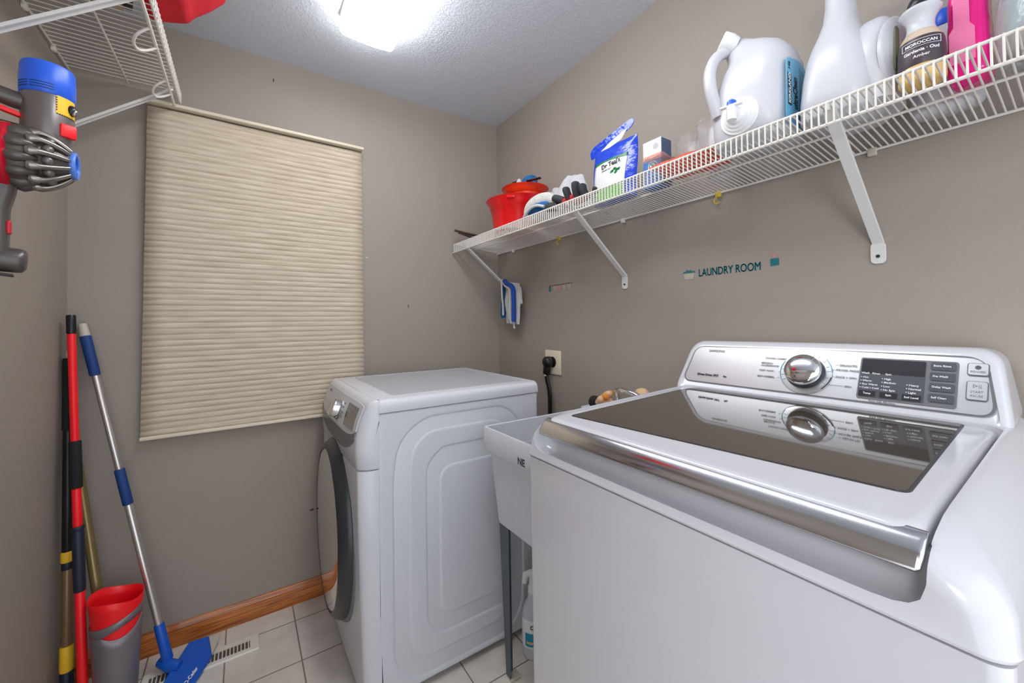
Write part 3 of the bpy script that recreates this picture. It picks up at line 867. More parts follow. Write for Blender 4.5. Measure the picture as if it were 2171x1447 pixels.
def lump(c, rx, ry, rz, seed=0, amp=.18, n=28, m=18, fq=3.0, p=2.2):
    rnd = random.Random(seed); ph = [rnd.uniform(0, 6.28) for _ in range(8)]
    rings = []
    for i in range(m + 1):
        th = PI * i / m; row = []
        for k in range(n):
            a = 2 * PI * k / n
            d = 1 + amp * (math.sin(fq * a + ph[0] + 2 * th) * .4 + math.sin(2 * fq * a + ph[1] - 3 * th) * .25 + math.sin((fq + 2) * th + ph[2] + a) * .35) * math.sin(th)
            row.append(V(c[0] + rx * d * math.sin(th) * math.cos(a), c[1] + ry * d * math.sin(th) * math.sin(a), c[2] - rz * d * math.cos(th)))
        rings.append(row)
    return MB().loft(rings)
g = thing('work_glove', (1.13, 1.10, .897), 'tan and orange work glove with black cuff draped by the sink faucet', 'glove')
# (palm, fingers and cuff lie along the ledge)
mb = lump((1.185, 1.115, .925), .028, .040, .030, 3, .2)
build('glove_palm', mb, 'leather', g, smooth=80)
for i, (a, b, m_) in enumerate((((1.175, 1.115, .935), (1.160, 1.075, .958), 'orange_cloth'), ((1.185, 1.12, .945), (1.18, 1.075, .965), 'leather'), ((1.20, 1.125, .94), (1.20, 1.085, .965), 'orange_cloth'), ((1.165, 1.13, .925), (1.150, 1.095, .945), 'leather'))):
    mb = MB(); mb.tube(spline([a, ((a[0] + b[0]) / 2, (a[1] + b[1]) / 2, (a[2] + b[2]) / 2 + .006), b], 5), [.013] * 8 + [.011, .009, .004], 10)
    build('glove_finger', mb, m_, g, smooth=80)
mb = MB(); mb.lathe([(.020, -.004), (.026, 0), (.029, .03), (.027, .032)], (1.185, 1.145, .925), (-.1, 1, -.12), 18, 1, .8)
lab(build('glove_cuff', mb, 'black_foam', g), 'black cuff')
mb = lump((1.238, .975, .968), .022, .032, .027, 9, .08)
mb2 = MB(); mb2.tube([(1.243, .975, .919), (1.240, .975, .950)], [.018, .017], 14)
tag(build('scrub_sponge', MB().add(mb.v, mb.f).add(mb2.v, mb2.f), 'leather', None, base=(1.243, .975, .919), smooth=80), 'peach coloured rounded sponge standing behind the washer beside the faucet', 'sponge')

# ------------------------------------------------------------------ outlet, plug and cord
t = thing('wall_outlet', (1.288, 1.552, 1.042), 'ivory square wall outlet plate on the right wall above the sink', 'outlet')
mb = MB(); mb.rbox((1.2835, 1.492, .984), (1.2905, 1.611, 1.103), .003)
build('wall_plate', mb, 'ivory', t)
mb = MB(); mb.lathe([(.027, 0), (.027, .003), (.024, .004)], (1.284, 1.552, 1.045), (-1, 0, 0), 28)
build('socket', mb, 'black', t)
t = thing('dryer_plug', (1.275, 1.57, 1.05), 'black plug and cord hanging from the ivory outlet', 'cord')
mb = MB(); mb.lathe([(.026, 0), (.029, .006), (.028, .028), (.020, .036), (.001, .038)], (1.2795, 1.563, 1.045), (-1, 0.15, 0), 28)
pl = build('plug', mb, 'black', t, smooth=60)
mb = MB(); mb.obox((1.262, 1.570, 1.012), (1, 0, 0), (0, 1, .2), (0, -.2, 1), .013, .017, .03, .006, 3)
build('strain_relief', mb, 'black', pl)
mb = MB(); mb.tube(spline([(1.262, 1.575, .985), (1.262, 1.571, .955), (1.262, 1.560, .93), (1.262, 1.553, .90), (1.262, 1.55, .86), (1.262, 1.555, .70), (1.262, 1.57, .40), (1.265, 1.60, .25)]), .0088, 10, flat=1.5)
build('cable', mb, 'black', t, smooth=60)
mb = MB(); mb.obox((1.2535, 1.573, .982), (1, 0, 0), (0, 1, 0), (0, 0, 1), .001, .006, .006)
build('cord_tag', mb, 'box_white', t)

# ------------------------------------------------------------------ spray bottle by the sink leg
t = thing('spray_bottle', (.905, 1.235, 0), 'white trigger spray bottle with blue label on the floor behind the sink leg', 'spray bottle')
mb = MB(); mb.lathe([(.034, 0), (.038, .006), (.039, .02), (.039, .145), (.037, .165), (.028, .190), (.018, .205), (.0165, .225), (.0135, .228), (.0135, .245)], (.905, 1.235, 0), n=36)
build('bottle', mb, 'glossy_white', t, smooth=50)
mb = MB(); mb.lathe([(.0395, .045), (.0397, .046), (.0397, .144), (.0395, .145)], (.905, 1.235, 0), n=36, cap0=False, cap1=False)
lb = build('label', mb, 'box_white', t, smooth=50)
def cylpatch(c, r, a0, a1, z0, z1, n=16, d=.0006):
    b = MB(); f = lambda u, v, rr: V(c[0] + rr * math.cos(a0 + (a1 - a0) * u), c[1] + rr * math.sin(a0 + (a1 - a0) * u), z0 + (z1 - z0) * v)
    rings = []
    for k in range(n + 1):
        u = k / n
        rings.append([f(u, 0, r), f(u, 1, r), f(u, 1, r + d), f(u, 0, r + d)])
    return b.loft(rings)
A_ = math.atan2(-1.235, -.905)
lab(build('label_print', cylpatch((.905, 1.235), .0398, A_ - .75, A_ + .9, .052, .10), 'label_teal', lb), 'blue picture on the label')
build('label_green', cylpatch((.905, 1.235), .0404, A_ + .1, A_ + .6, .078, .098), 'bag_green', lb)
build('label_gold', cylpatch((.905, 1.235), .0404, A_ - .6, A_ + .8, .062, .070), 'cream', lb)
tx = Vector((math.sin(-A_), 0, 0)); nrm = Vector((math.cos(A_), math.sin(A_), 0)); txd = nrm.cross(Vector((0, 0, 1))) * -1
texts([('C', .020, Vector((.905, 1.235, .122)) + nrm * .0405 + txd * -.010, txd, (0, 0, 1), dict(bold=.0006))], 'ink_dark', lb, 'label_lettering')
mb = MB(); mb.lathe([(.0165, .228), (.017, .23), (.0165, .252), (.012, .256)], (.905, 1.235, 0), n=24)
hd = build('spray_head', mb, 'white_rib', t)
mb = MB(); hn = nrm.cross(Vector((0, 0, 1)))
c0 = Vector((.905, 1.235, .285))
mb.tube([c0 - hn * -.028 + V(0, 0, -.022), c0 - hn * -.024 + V(0, 0, .008), c0 + V(0, 0, .016), c0 + hn * -.030 + V(0, 0, .006)], [.010, .013, .013, .009], 12)
mb.tube([c0 + V(0, 0, -.04), c0 + V(0, 0, .01)], [.012, .012], 12)
build('trigger_body', mb, 'white_rib', hd, smooth=60)
mb = MB(); mb.tube([c0 + hn * -.018 + V(0, 0, -.006), c0 + hn * -.024 + V(0, 0, -.03), c0 + hn * -.030 + V(0, 0, -.052)], [.006, .005, .004], 10)
build('trigger', mb, 'white_rib', hd, smooth=60)

# ------------------------------------------------------------------ right wall wire shelf
def wire_shelf(name, label, loc, xw, xf, zw, zf, y0, y1, lip, step, sgn, wr=.0018):
    t = thing(name, loc, label, 'shelf')
    mb = MB(); y = y0; xm, zm = (xw + xf) / 2, (zw + zf) / 2
    while y <= y1:
        mb.tube([(xw, y, zw + .003), (xf, y, zf + .003), (xf - sgn * .0032, y, zf - .0005), (xf - sgn * .0032, y, zf - lip)], wr, 6)
        y += step
    w = build('cross_wires', mb, 'shelf', t, smooth=60)
    for nm, x, z, r in (('rear_rail', xw, zw, .0032), ('middle_rail', xm, zm, .0032), ('front_rail', xf, zf, .0033), ('lip_rail', xf, zf - lip, .0034)):
        mb = MB(); e = .0 if nm == 'front_rail' else .018
        mb.tube([(x, y0 - .01, z), (x, y1 + e, z)], r, 8)
        build(nm, mb, 'shelf', t, smooth=60)
    return t
def brace(t, y, xa, za, xw, zb, w=.011, d=.004):
    mb = MB(); a = V(xa, y, za); b = V(xw, y, zb + .02); dr = (b - a).normalized(); sg = 1 if xw > xa else -1
    nn = dr.cross(V(0, 1, 0)).normalized()
    path = [a, b]
    # U-channel strip
    def sec(p):
        return [p + V(0, -w, 0) - nn * 0, p + V(0, w, 0), p + V(0, w, 0) + nn * d * 2, p + V(0, w - .0025, 0) + nn * d * 2, p + V(0, w - .0025, 0) + nn * .0025, p + V(0, -w + .0025, 0) + nn * .0025, p + V(0, -w + .0025, 0) + nn * d * 2, p + V(0, -w, 0) + nn * d * 2]
    mb.loft([sec(a), sec(b)])
    br = build('support_brace', mb, 'brace', t, smooth=0, bevel=.0006)
    mb = MB(); xx = xw + sg * .0
    pts = [V(xx - sg * .004, yy, zz) for yy, zz in rrect(y, zb, .0145, .026, .010, 5)]
    mb.prism(pts, (sg * .0035, 0, 0))
    pt_ = build('mounting_plate', mb, 'brace', br, smooth=30, bevel=.0008)
    mb = MB(); mb.lathe([(.004, 0), (.004, .0015), (.001, .0018)], (xx - sg * .004, y, zb - .008), (-sg, 0, 0), 12)
    lab(build('screw', mb, 'ink_dark', br), 'dark screw hole')
    mb = MB(); mb.tube([a + V(-sg * .004, 0, .0), a + V(-sg * .007, 0, .006), a + V(-sg * .003, 0, .012)], .005, 8)
    build('hook_tip', mb, 'brace', br)
    return br
XRF = .985
t = wire_shelf('wire_shelf', 'long white wire shelf full of supplies on the right wall', (1.28, 1.0, 1.66), 1.283, XRF, 1.658, 1.685, -.30, 2.045, .044, .0127, 1)
for y, zb in ((1.985, 1.41), (1.09, 1.402), (.309, 1.405)):
    brace(t, y if y < 1.9 else 1.945, XRF + .008, 1.672, 1.289, zb)
def clip(t, x, y, z, sg, m, hook=False):
    mb = MB(); mb.rbox((min(x, x + sg * .012), y - .009, z - .014), (max(x, x + sg * .012), y + .009, z + .006), .003)
    c = build('wall_clip', mb, m, t)
    if hook:
        mb = MB(); mb.tube([(x - sg * .004 + .0 * k, y + .010 * math.sin(k * .6), z - .022 + .010 * math.cos(k * .6) - .004) for k in range(8)], .0025, 6)
        build('hook_end', mb, m, c)
    return c
for y, m_, hk in ((1.888, 'shelf', False), (1.485, 'yellow_hook', True), (1.09, 'shelf', False), (.697, 'yellow_hook', True), (.314, 'beige_plastic', False)):
    c_ = clip(t, 1.277, y, 1.658, 1, m_, hk)
    if hk: lab(c_, 'yellow wall clip')

# left wall shelf with hanging loops
t = wire_shelf('wire_shelf', 'short white wire shelf high on the left wall above the vacuum', (-.515, 1.5, 2.17), -.512, -.205, 2.170, 2.170, .55, 2.032, .042, .0254, -1, .0019)
mb = MB(); mb.tube([(-.219, .55, 2.106), (-.219, 2.006, 2.106)], .0046, 10)
build('hanging_rail', mb, 'shelf', t)
for y in (1.90, 1.385):
    brace(t, y, -.222, 2.115, -.5185, 1.865)
for y in (1.91, 1.70, 1.30):
    clip(t, -.508, y, 2.170, -1, 'shelf')
for y in (1.858, 1.563, 1.27):
    mb = MB()
    lp = [(-.217, y - .048, 2.108), (-.236, y - .044, 2.094), (-.254, y - .030, 2.080), (-.262, y - .002, 2.073), (-.257, y + .028, 2.074), (-.240, y + .044, 2.086), (-.217, y + .048, 2.106)]
    mb.tube(spline(lp, 5), .0042, 8)
    build('hanging_loop', mb, 'shelf', t, smooth=60)

# ------------------------------------------------------------------ things on the right shelf
def dz(x):
    return 1.658 + (1.283 - x) * .0906 + .0050
def fan(c, prof, m, n=32, **k):
    return MB().lathe(prof, c, n=n, **k)

# rods sticking out at the far end
mb = MB(); mb.tube([(.972, 2.005, 1.758), (1.05, 1.985, 1.742), (1.20, 1.95, 1.722), (1.235, 1.94, 1.712)], [.006, .0075, .0075, .007], 10, flat=1.4)
mb.tube([(1.225, 1.942, 1.712), (1.245, 1.93, dz(1.25))], .005, 8)
tag(build('wooden_stick', mb, 'brown_rod', base=(1.245, 1.93, dz(1.25)), smooth=60), 'thin dark brown stick poking out at the far corner end of the shelf', 'stick')
mb = MB(); mb.tube([(.985, 1.985, 1.742), (1.05, 1.965, 1.722), (1.20, 1.93, 1.698), (1.23, 1.915, dz(1.25) + .004)], [.004, .0055, .006, .005], 10, flat=1.6)
tag(build('metal_stick', mb, 'dark_grey', base=(1.23, 1.915, dz(1.25)), smooth=60), 'thin black stick just below the dark brown one at the far end of the shelf', 'stick')

def bucket(name, c, r0, r1, h, m, label, inner=None, wall=.003, band=True):
    z = c[2]
    t = thing(name, c, label, 'bucket')
    mb = MB()
    R = lambda k: r0 + (r1 - r0) * k
    mb.lathe([(r0 * .9, 0), (r0, .006), (R(.70), h * .70), (R(.72) + .004, h * .72), (R(.86) + .006, h * .86), (r1 + .016, h * .955), (r1 + .019, h * .985), (r1 + .015, h), (r1 + .004, h * .985), (R(.85) , h * .85), (R(.70) - wall, h * .69), (r0 - wall, .010), (.002, .008)], c, n=56)
    build('bucket_wall', mb, m, t, smooth=50)
    return t
bz = dz(1.125) + .006
b1 = bucket('bucket', (1.125, 1.602, bz), .122, .141, .150, 'red_plastic', 'glossy red plastic bucket at the far end of the wire shelf')
mb = MB(); mb.obox((1.125 - .108, 1.602 - .095, bz + .140), (1, -1, 0), (1, 1, 0), (0, 0, 1), .020, .010, .010, .004)
build('pour_tab', mb, 'red_plastic', b1)
b2 = bucket('bucket', (1.142, 1.570, bz + .094), .074, .096, .114, 'orange_plastic', 'smaller orange red bucket nested inside the red one')
mb = MB(); mb.obox((1.10, 1.445, bz + .212), (.5, -1, .05), (1, .5, 0), (0, 0, 1), .035, .010, .003, .002)
lab(build('handle_grip', mb, 'black', b2), 'black grip on the rim')
# cloths inside the upper bucket
mb = lump((1.145, 1.535, bz + .222), .036, .046, .045, 5, .22, fq=2)
c1 = build('cloth', mb, 'blue_cloth', base=(1.15, 1.545, bz + .16), smooth=80)
tag(c1, 'blue cloth bundled on top of the orange bucket', 'cloth')
mb = lump((1.125, 1.615, bz + .222), .030, .036, .038, 8, .25, fq=3)
tag(build('rag', mb, 'dark_bag', base=(1.14, 1.625, bz + .16), smooth=80), 'black rag crumpled beside the blue cloth in the orange bucket', 'cloth')
mb = lump((1.110, 1.572, bz + .222), .016, .014, .034, 12, .25, fq=3)
tag(build('rag', mb, 'paper', base=(1.115, 1.59, bz + .17), smooth=80), 'scrap of pale grey cloth between the black rag and the blue cloth', 'cloth')

# blue and white mitt in front of the bucket
t = thing('cleaning_mitt', (1.06, 1.33, dz(1.06)), 'fluffy white and blue cleaning mitt lying on the shelf between bucket and gloves', 'mitt')
mb = lump((1.060, 1.335, 1.722), .048, .085, .034, 21, .16, fq=2)
build('blue_side', mb, 'blue_cloth', t, smooth=80)
mb = MB(); pts = spline([(1.035, 1.415, 1.708), (1.035, 1.395, 1.742), (1.045, 1.345, 1.762), (1.05, 1.28, 1.758), (1.045, 1.24, 1.735)], 6)
mb.tube(pts, [.010 + .009 * math.sin(PI * i / (len(pts) - 1)) for i in range(len(pts))], 12, flat=1.5)
build('white_pile', mb, 'white_cloth', t, smooth=80)
mb = MB(); pts = spline([(1.010, 1.40, 1.700), (1.008, 1.36, 1.722), (1.008, 1.31, 1.728), (1.012, 1.26, 1.712)], 5)
mb.tube(pts, .006, 8)
build('light_piping', mb, 'paper', t, smooth=80)

# white tissue pack
t = thing('tissue_pack', (1.17, 1.24, dz(1.17)), 'white crumpled tissue pack leaning behind the gloves', 'pack')
mb = MB()
def sheet(P, th=.012, nu=16, nv=12, amp=.004, seed=1):
    rnd = random.Random(seed); ph = [rnd.uniform(0, 6) for _ in range(6)]
    P = [Vector(p) for p in P]; nn = (P[1] - P[0]).cross(P[3] - P[0]).normalized()
    def f(s):
        def g(u, v):
            p = P[0] * (1 - u) * (1 - v) + P[1] * u * (1 - v) + P[2] * u * v + P[3] * (1 - u) * v
            bul = math.sin(PI * u) ** .5 * math.sin(PI * v) ** .5 if 0 < u < 1 and 0 < v < 1 else 0
            w = amp * (math.sin(9 * u + ph[0]) * math.cos(7 * v + ph[1]) + .6 * math.sin(15 * u + 11 * v + ph[2]))
            return p + nn * (s * th * .5 * (.15 + .85 * bul) + w)
        return g
    b = MB(); b.grid(f(1), nu, nv); b.grid(f(-1), nu, nv)
    def ed(a, c_):
        b.add([f(1)(*a), f(1)(*c_), f(-1)(*c_), f(-1)(*a)], [(0, 1, 2, 3)])
    for i in range(nu):
        for v in (0, 1): ed((i / nu, v), ((i + 1) / nu, v))
    for j in range(nv):
        for u in (0, 1): ed((u, j / nv), (u, (j + 1) / nv))
    return b
mb = sheet([(1.12, 1.44, 1.70), (1.12, 1.10, 1.70), (1.17, 1.20, 1.855), (1.17, 1.29, 1.875)], .05, 14, 12, .004, 4)
build('wrapper', mb, 'paper', t, smooth=60)
mb = sheet([(1.15, 1.44, 1.74), (1.15, 1.26, 1.74), (1.18, 1.27, 1.845), (1.18, 1.40, 1.850)], .04, 12, 10, .006, 8)
build('tissue_fold', mb, 'paper', t, smooth=60)

# charcoal and red gloves, fingers up
t = thing('rubber_gloves', (1.03, 1.12, dz(1.03)), 'charcoal and red work gloves with fingers pointing up on the shelf', 'gloves')
mb = lump((1.045, 1.125, 1.708), .035, .085, .020, 31, .15, fq=2)
build('glove_palm', mb, 'glove_red', t, smooth=80)
for i, (a, b, r) in enumerate((((1.02, 1.155, 1.715), (1.01, 1.205, 1.752), .014), ((1.02, 1.12, 1.715), (1.01, 1.128, 1.772), .0165), ((1.02, 1.075, 1.71), (1.008, 1.072, 1.778), .018), ((1.02, 1.035, 1.70), (1.01, 1.040, 1.760), .017), ((1.02, 1.19, 1.70), (.998, 1.235, 1.715), .018), ((1.03, .995, 1.70), (1.02, .985, 1.735), .012))):
    b = (b[0], b[1], b[2] - .020); a = (a[0], a[1], a[2] - .004)
    m_ = ((a[0] + b[0]) / 2 - .004, (a[1] + b[1]) / 2, (a[2] + b[2]) / 2 + .002)
    pts = spline([a, m_, b], 6)
    mb = MB(); n_ = len(pts); mb.tube(pts, [r * (1 if i_ < n_ - 4 else (1, .93, .75, .35)[i_ - n_ + 4]) for i_ in range(n_)], 12, flat=.75)
    build('glove_finger', mb, 'glove_grey', t, smooth=80)

# blue salt pouch
t = thing('pouch', (1.115, .98, dz(1.115)), 'tall glossy blue pouch with white and green label standing on the shelf', 'pouch')
PX0, PX1 = .880, 1.083
def pch(u, v, side):
    # u 0..1 across (far to near), v 0..1 upwards
    y = PX1 + (PX0 - PX1) * u + .006 * math.sin(5 * v) * (1 - u) - .010 * (1 - v) * (.5 - u)
    zt_ = .205 + .008 * (1 - u)
    z = dz(1.11) + zt_ * v
    bul = .034 * (1 - v) ** .55 * (math.sin(PI * min(1, max(0, u))) ** .5 if 0 < u < 1 else 0)
    lean = .006 * v
    return V(1.112 + lean - side * (bul + .0012) + .003 * math.sin(7 * v + 3 * u), y, z)
mb = MB(); nu, nv = 22, 22
mb.grid(lambda u, v: pch(u, v, 1), nu, nv); mb.grid(lambda u, v: pch(u, v, -1), nu, nv)
for j in range(nv):
    for u in (0, 1):
        mb.add([pch(u, j / nv, 1), pch(u, (j + 1) / nv, 1), pch(u, (j + 1) / nv, -1), pch(u, j / nv, -1)], [(0, 1, 2, 3)])
for i in range(nu):
    for v in (0, 1):
        mb.add([pch(i / nu, v, 1), pch((i + 1) / nu, v, 1), pch((i + 1) / nu, v, -1), pch(i / nu, v, -1)], [(0, 1, 2, 3)])
build('film_body', mb, 'bag_blue', t, smooth=70)
# torn top strip, bent back towards upper right
mb = MB()
st = [(1.098, dz(1.11) + .188), (1.103, dz(1.11) + .215), (1.085, dz(1.11) + .232), (.915, dz(1.11) + .268), (.898, dz(1.11) + .266), (.893, dz(1.11) + .252), (.905, dz(1.11) + .240), (1.00, dz(1.11) + .210), (1.07, dz(1.11) + .190)]
st = rpoly(st, .005, 3)
mb.prism([(1.116, y, z) for y, z in st], (.002, 0, 0))
build('torn_top_strip', mb, 'bag_blue', t, smooth=30)
mb = MB(); mb.prism([(1.1145, y, z) for y, z in rpoly([(1.062, dz(1.11) + .196), (1.00, dz(1.11) + .222), (.92, dz(1.11) + .243), (.95, dz(1.11) + .212), (1.02, dz(1.11) + .199)], .004, 3)], (.002, 0, 0))
build('inner_lining', mb, 'bag_white', t, smooth=30)
def pouch_patch(u0, u1, v0, v1, m, name, off, par, vf0=None, vf1=None):
    f = lambda a, b: pch(u0 + (u1 - u0) * a, (vf0(a) if vf0 else v0) * (1 - b) + (vf1(a) if vf1 else v1) * b, 1) + V(-off, 0, 0)
    return build(name, MB().grid(f, 14, 14), m, par, smooth=70, solid=.0004)
lb = pouch_patch(.10, .84, .02, .70, 'bag_white', 'label', .0012, t)
pouch_patch(.10, .84, 0, 0, 'bag_dkgreen', 'label_header', .0018, lb, lambda a: .665 + .03 * a + .02 * math.sin(4 * a), lambda a: .715 + .03 * a)
pouch_patch(.11, .80, 0, 0, 'bag_green', 'label_footer', .0018, lb, lambda a: .02, lambda a: .20 + .05 * math.sin(PI * a))
for u, v, a in ((.58, .47, .5), (.64, .50, -.4), (.70, .48, .3), (.66, .44, .9)):
    p = pch(u, v, 1) + V(-.0026, 0, 0)
    mb = MB(); mb.prism([p + V(0, -(math.cos(a) * x - math.sin(a) * z), math.sin(a) * x + math.cos(a) * z) for x, z in ((-.012, 0), (-.003, .006), (.012, .002), (.002, -.006))], (.0008, 0, 0))
    build('leaf_print', mb, 'bag_dkgreen', lb, smooth=0)
p = pch(.30, .60, 1) + V(-.0035, 0, 0)
texts([("Dr Teal's", .0235, p, (0, -1, .07), (0, .07, 1), dict(bold=.0006)), ('EPSOM SALT', .008, pch(.33, .525, 1) + V(-.0035, 0, 0), (0, -1, .05), (0, .05, 1))], 'ink_dark', lb, 'label_lettering')

# carton
t = thing('carton', (1.12, .808, dz(1.12)), 'small white salmon and blue carton with round green badge', 'box')
bx0, bx1, by0, by1, bz0, bz1 = 1.098, 1.150, .776, .844, dz(1.125) + .001, dz(1.125) + .152
ctop = rpoly([(0, 0)] * 1, 0) if False else None
mb = MB(); mb.box((bx0, by0, bz0), (bx1, by1, bz0 + .086)); build('blue_panel', mb, 'box_blue', t, smooth=0)
mb = MB(); mb.box((bx0 - .0004, by0 - .0004, bz0 + .086), (bx1, by1 + .0004, bz0 + .103)); build('salmon_band', mb, 'box_salmon', t, smooth=0)
mb = MB(); mb.box((bx0, by0, bz0 + .103), (bx1, by1, bz1)); build('white_panel', mb, 'box_white', t, smooth=0)
mb = MB(); mb.box((bx0 + .001, by0 - .0012, bz0), (bx1 - .001, by0 - .0002, bz1 - .002)); build('side_panel', mb, 'box_side', t, smooth=0)
mb = MB(); mb.lathe([(.0175, 0), (.0175, .0006)], (bx0, .808, bz0 + .066), (-1, 0, 0), 28); bd = build('badge', mb, 'box_white', t)
mb = MB(); mb.lathe([(.0145, 0), (.0145, .0006)], (bx0 - .0006, .808, bz0 + .066), (-1, 0, 0), 28); g_ = build('badge_green', mb, 'bag_dkgreen', bd)
mb = MB(); mb.lathe([(.010, 0), (.010, .0006)], (bx0 - .0012, .808, bz0 + .066), (-1, 0, 0), 24); build('badge_center', mb, 'box_white', bd)
mb = MB(); mb.prism([(bx0 - .002, .808 + a, bz0 + .066 + b) for a, b in ((-.006, -.005), (.001, -.004), (.006, .006), (-.002, .004))], (.0006, 0, 0)); build('badge_leaf', mb, 'bag_dkgreen', bd, smooth=0)
mb = MB(); mb.lathe([(.010, 0), (.010, .0004)], (bx0 - .0001, .796, bz0 + .128), (-1, 0, 0), 20); build('grey_seal', mb, 'dryer_top', t)
mb = MB(); mb.box((bx0 - .0005, .782, bz0 + .038), (bx0, .836, bz0 + .041)); build('small_print', mb, 'label_blue', t, smooth=0)

# wipes pack and two tumblers
t = thing('wipes_pack', (1.10, .66, dz(1.10)), 'orange and clear film wipes pack lying under the clear cups', 'pack')
mb = sheet([(1.03, .772, dz(1.03) + .026), (1.03, .585, dz(1.03) + .022), (1.155, .585, dz(1.155) + .022), (1.155, .772, dz(1.155) + .026)], .038, 16, 12, .0022, 14)
build('wrapper', mb, 'wipes', t, smooth=70)
mb = sheet([(1.035, .80, dz(1.03) + .056), (1.035, .725, dz(1.03) + .060), (1.12, .725, dz(1.12) + .064), (1.12, .80, dz(1.12) + .058)], .004, 12, 10, .002, 15)
build('clear_flap', mb, 'film', t, smooth=70)
def tumbler(c, r, h, label):
    t = thing('plastic_cup', c, label, 'cup', 'clear cups on the shelf')
    mb = MB(); mb.lathe([(r * .78, 0), (r * .8, .002), (r * .97, h * .93), (r * 1.02, h * .985), (r * 1.0, h), (r * .96, h * .985), (r * .92, h * .93), (r * .75, .004), (.001, .003)], c, n=40)
    build('cup_wall', mb, 'cup', t, smooth=50)
    mb = MB(); mb.lathe([(r * .985, h * .90), (r * 1.0, h * .905), (r * .985, h * .91)], c, n=40, cap0=False, cap1=False)
    build('rim_band', mb, 'frost', t)
tumbler((1.095, .682, dz(1.095) + .046), .035, .062, 'clear plastic cup standing left of the other, next to the small carton')
tumbler((1.095, .617, dz(1.095) + .044), .033, .082, 'clear plastic cup standing right of the other, next to the white jug with the tap')

# white bottle behind the jug
t = thing('small_bottle', (1.19, .665, dz(1.19)), 'plain white bottle mostly hidden behind the jug with the tap', 'bottle')
mb = MB(); c = (1.195, .640)
mb.loft([sring(c[0], c[1], dz(1.19) + h, .030 * k, .032 * k, 3) for h, k in ((0, .92), (.006, 1), (.115, 1), (.135, .93), (.150, .72), (.158, .5), (.175, .5))])
build('bottle', mb, 'glossy_white', t, smooth=50)
mb = MB(); mb.lathe([(.018, .172), (.0185, .174), (.0185, .198), (.017, .200)], (c[0], c[1], dz(1.19)), n=24)
build('cap', mb, 'white_rib', t)

# jug with a tap
t = thing('detergent_jug', (1.095, .49, dz(1.09)), 'white detergent jug with tap, cap and sky blue label', 'jug')
z0 = dz(1.09) + .002
mb = MB(); JC = (1.092, .488)
secs = [(0, .078, .078, 0), (.006, .086, .086, 0), (.05, .088, .090, 0), (.12, .088, .090, 0), (.155, .087, .084, -.005), (.190, .084, .076, -.012), (.215, .076, .070, -.012), (.235, .064, .064, -.004), (.252, .048, .054, .012), (.266, .036, .040, .026), (.280, .027, .028, .036)]
mb.loft([sring(JC[0] - (oy * .35), JC[1] + oy, z0 + h, hx, hy, 3.4 if h < .21 else 2.6, 40) for h, hx, hy, oy in secs])
jug = build('jug_body', mb, 'glossy_white', t, smooth=60)
mb = MB(); mb.tube(spline([(1.062, .530, z0 + .268), (1.024, .552, z0 + .245), (1.004, .560, z0 + .205), (1.000, .558, z0 + .16), (1.006, .552, z0 + .12), (1.016, .548, z0 + .085)], 6), .0145, 12, flat=1.1)
build('handle', mb, 'glossy_white', t, smooth=80)
mb = MB(); ca = Vector((-.62, .62, .42)).normalized(); cc = Vector((1.050, .528, z0 + .274))
mb.lathe([(.020, -.012), (.0235, 0), (.0245, .003), (.0245, .024), (.0225, .027), (.019, .028), (.018, .0265), (.001, .0265)], cc, ca, 32)
build('cap', mb, 'white_rib', t)
sp = Vector((1.005, .490, z0 + .060)); sn = Vector((-1, -.05, 0)).normalized()
mb = MB(); mb.lathe([(.044, -.006), (.044, .003), (.038, .004), (.037, .008), (.031, .009), (.030, .014), (.024, .015), (.022, .022), (.014, .026), (.013, .038)], sp, sn, 36)
tp = build('tap', mb, 'white_rib', t)
mb = MB(); q = sp + sn * .040; mb.tube([q + V(0, 0, .012), q + V(-.001, 0, -.022)], [.012, .0105], 16); mb.obox(q + V(-.002, 0, .012), (0, 1, .12), (1, 0, 0), (0, 0, 1), .026, .006, .003, .0025)
build('tap_lever', mb, 'white_rib', tp)
mb = MB(); mb.lathe([(.011, .012), (.010, .022), (.006, .026), (.001, .027)], q, (0, 0, 1), 16)
lab(build('tap_button', mb, 'blue_cap', tp), 'blue tap button')
# label on the near side
ylab = JC[1] - .0905
def jl(outl, off, d=.0005):
    return MB().loft([[V(x, ylab - off, z) for x, z in outl], [V(x, ylab - off - d, z) for x, z in outl]])
lo_ = rpoly([(1.022, z0 + .015), (1.162, z0 + .015), (1.162, z0 + .150), (1.105, z0 + .178), (1.030, z0 + .165)], .016, 5)
lb = build('label', jl(lo_, 0, .001), 'label_blue', t, smooth=20)
build('label_panel', jl([(1.098, z0 + .018), (1.160, z0 + .018), (1.160, z0 + .140), (1.098, z0 + .160)], .001), 'label_teal', lb, smooth=0)
build('brand_bar', jl([(1.034, z0 + .056), (1.052, z0 + .056), (1.052, z0 + .130), (1.034, z0 + .130)], .001), 'ink_dark', lb, smooth=0)
texts([('KIRKLAND', .0145, (1.043, ylab - .0018, z0 + .060), (0, 0, 1), (-1, 0, 0), dict(bold=.0003))], 'ink_white', lb, 'brand_lettering')
texts([('ultraClean', .030, (1.073, ylab - .0018, z0 + .054), (0, 0, 1), (-1, 0, 0), dict(bold=.0003, sx=.60)), ('146', .013, (1.043, ylab - .0018, z0 + .138), (0, 0, 1), (-1, 0, 0))], 'ink_dark', lb, 'product_lettering')

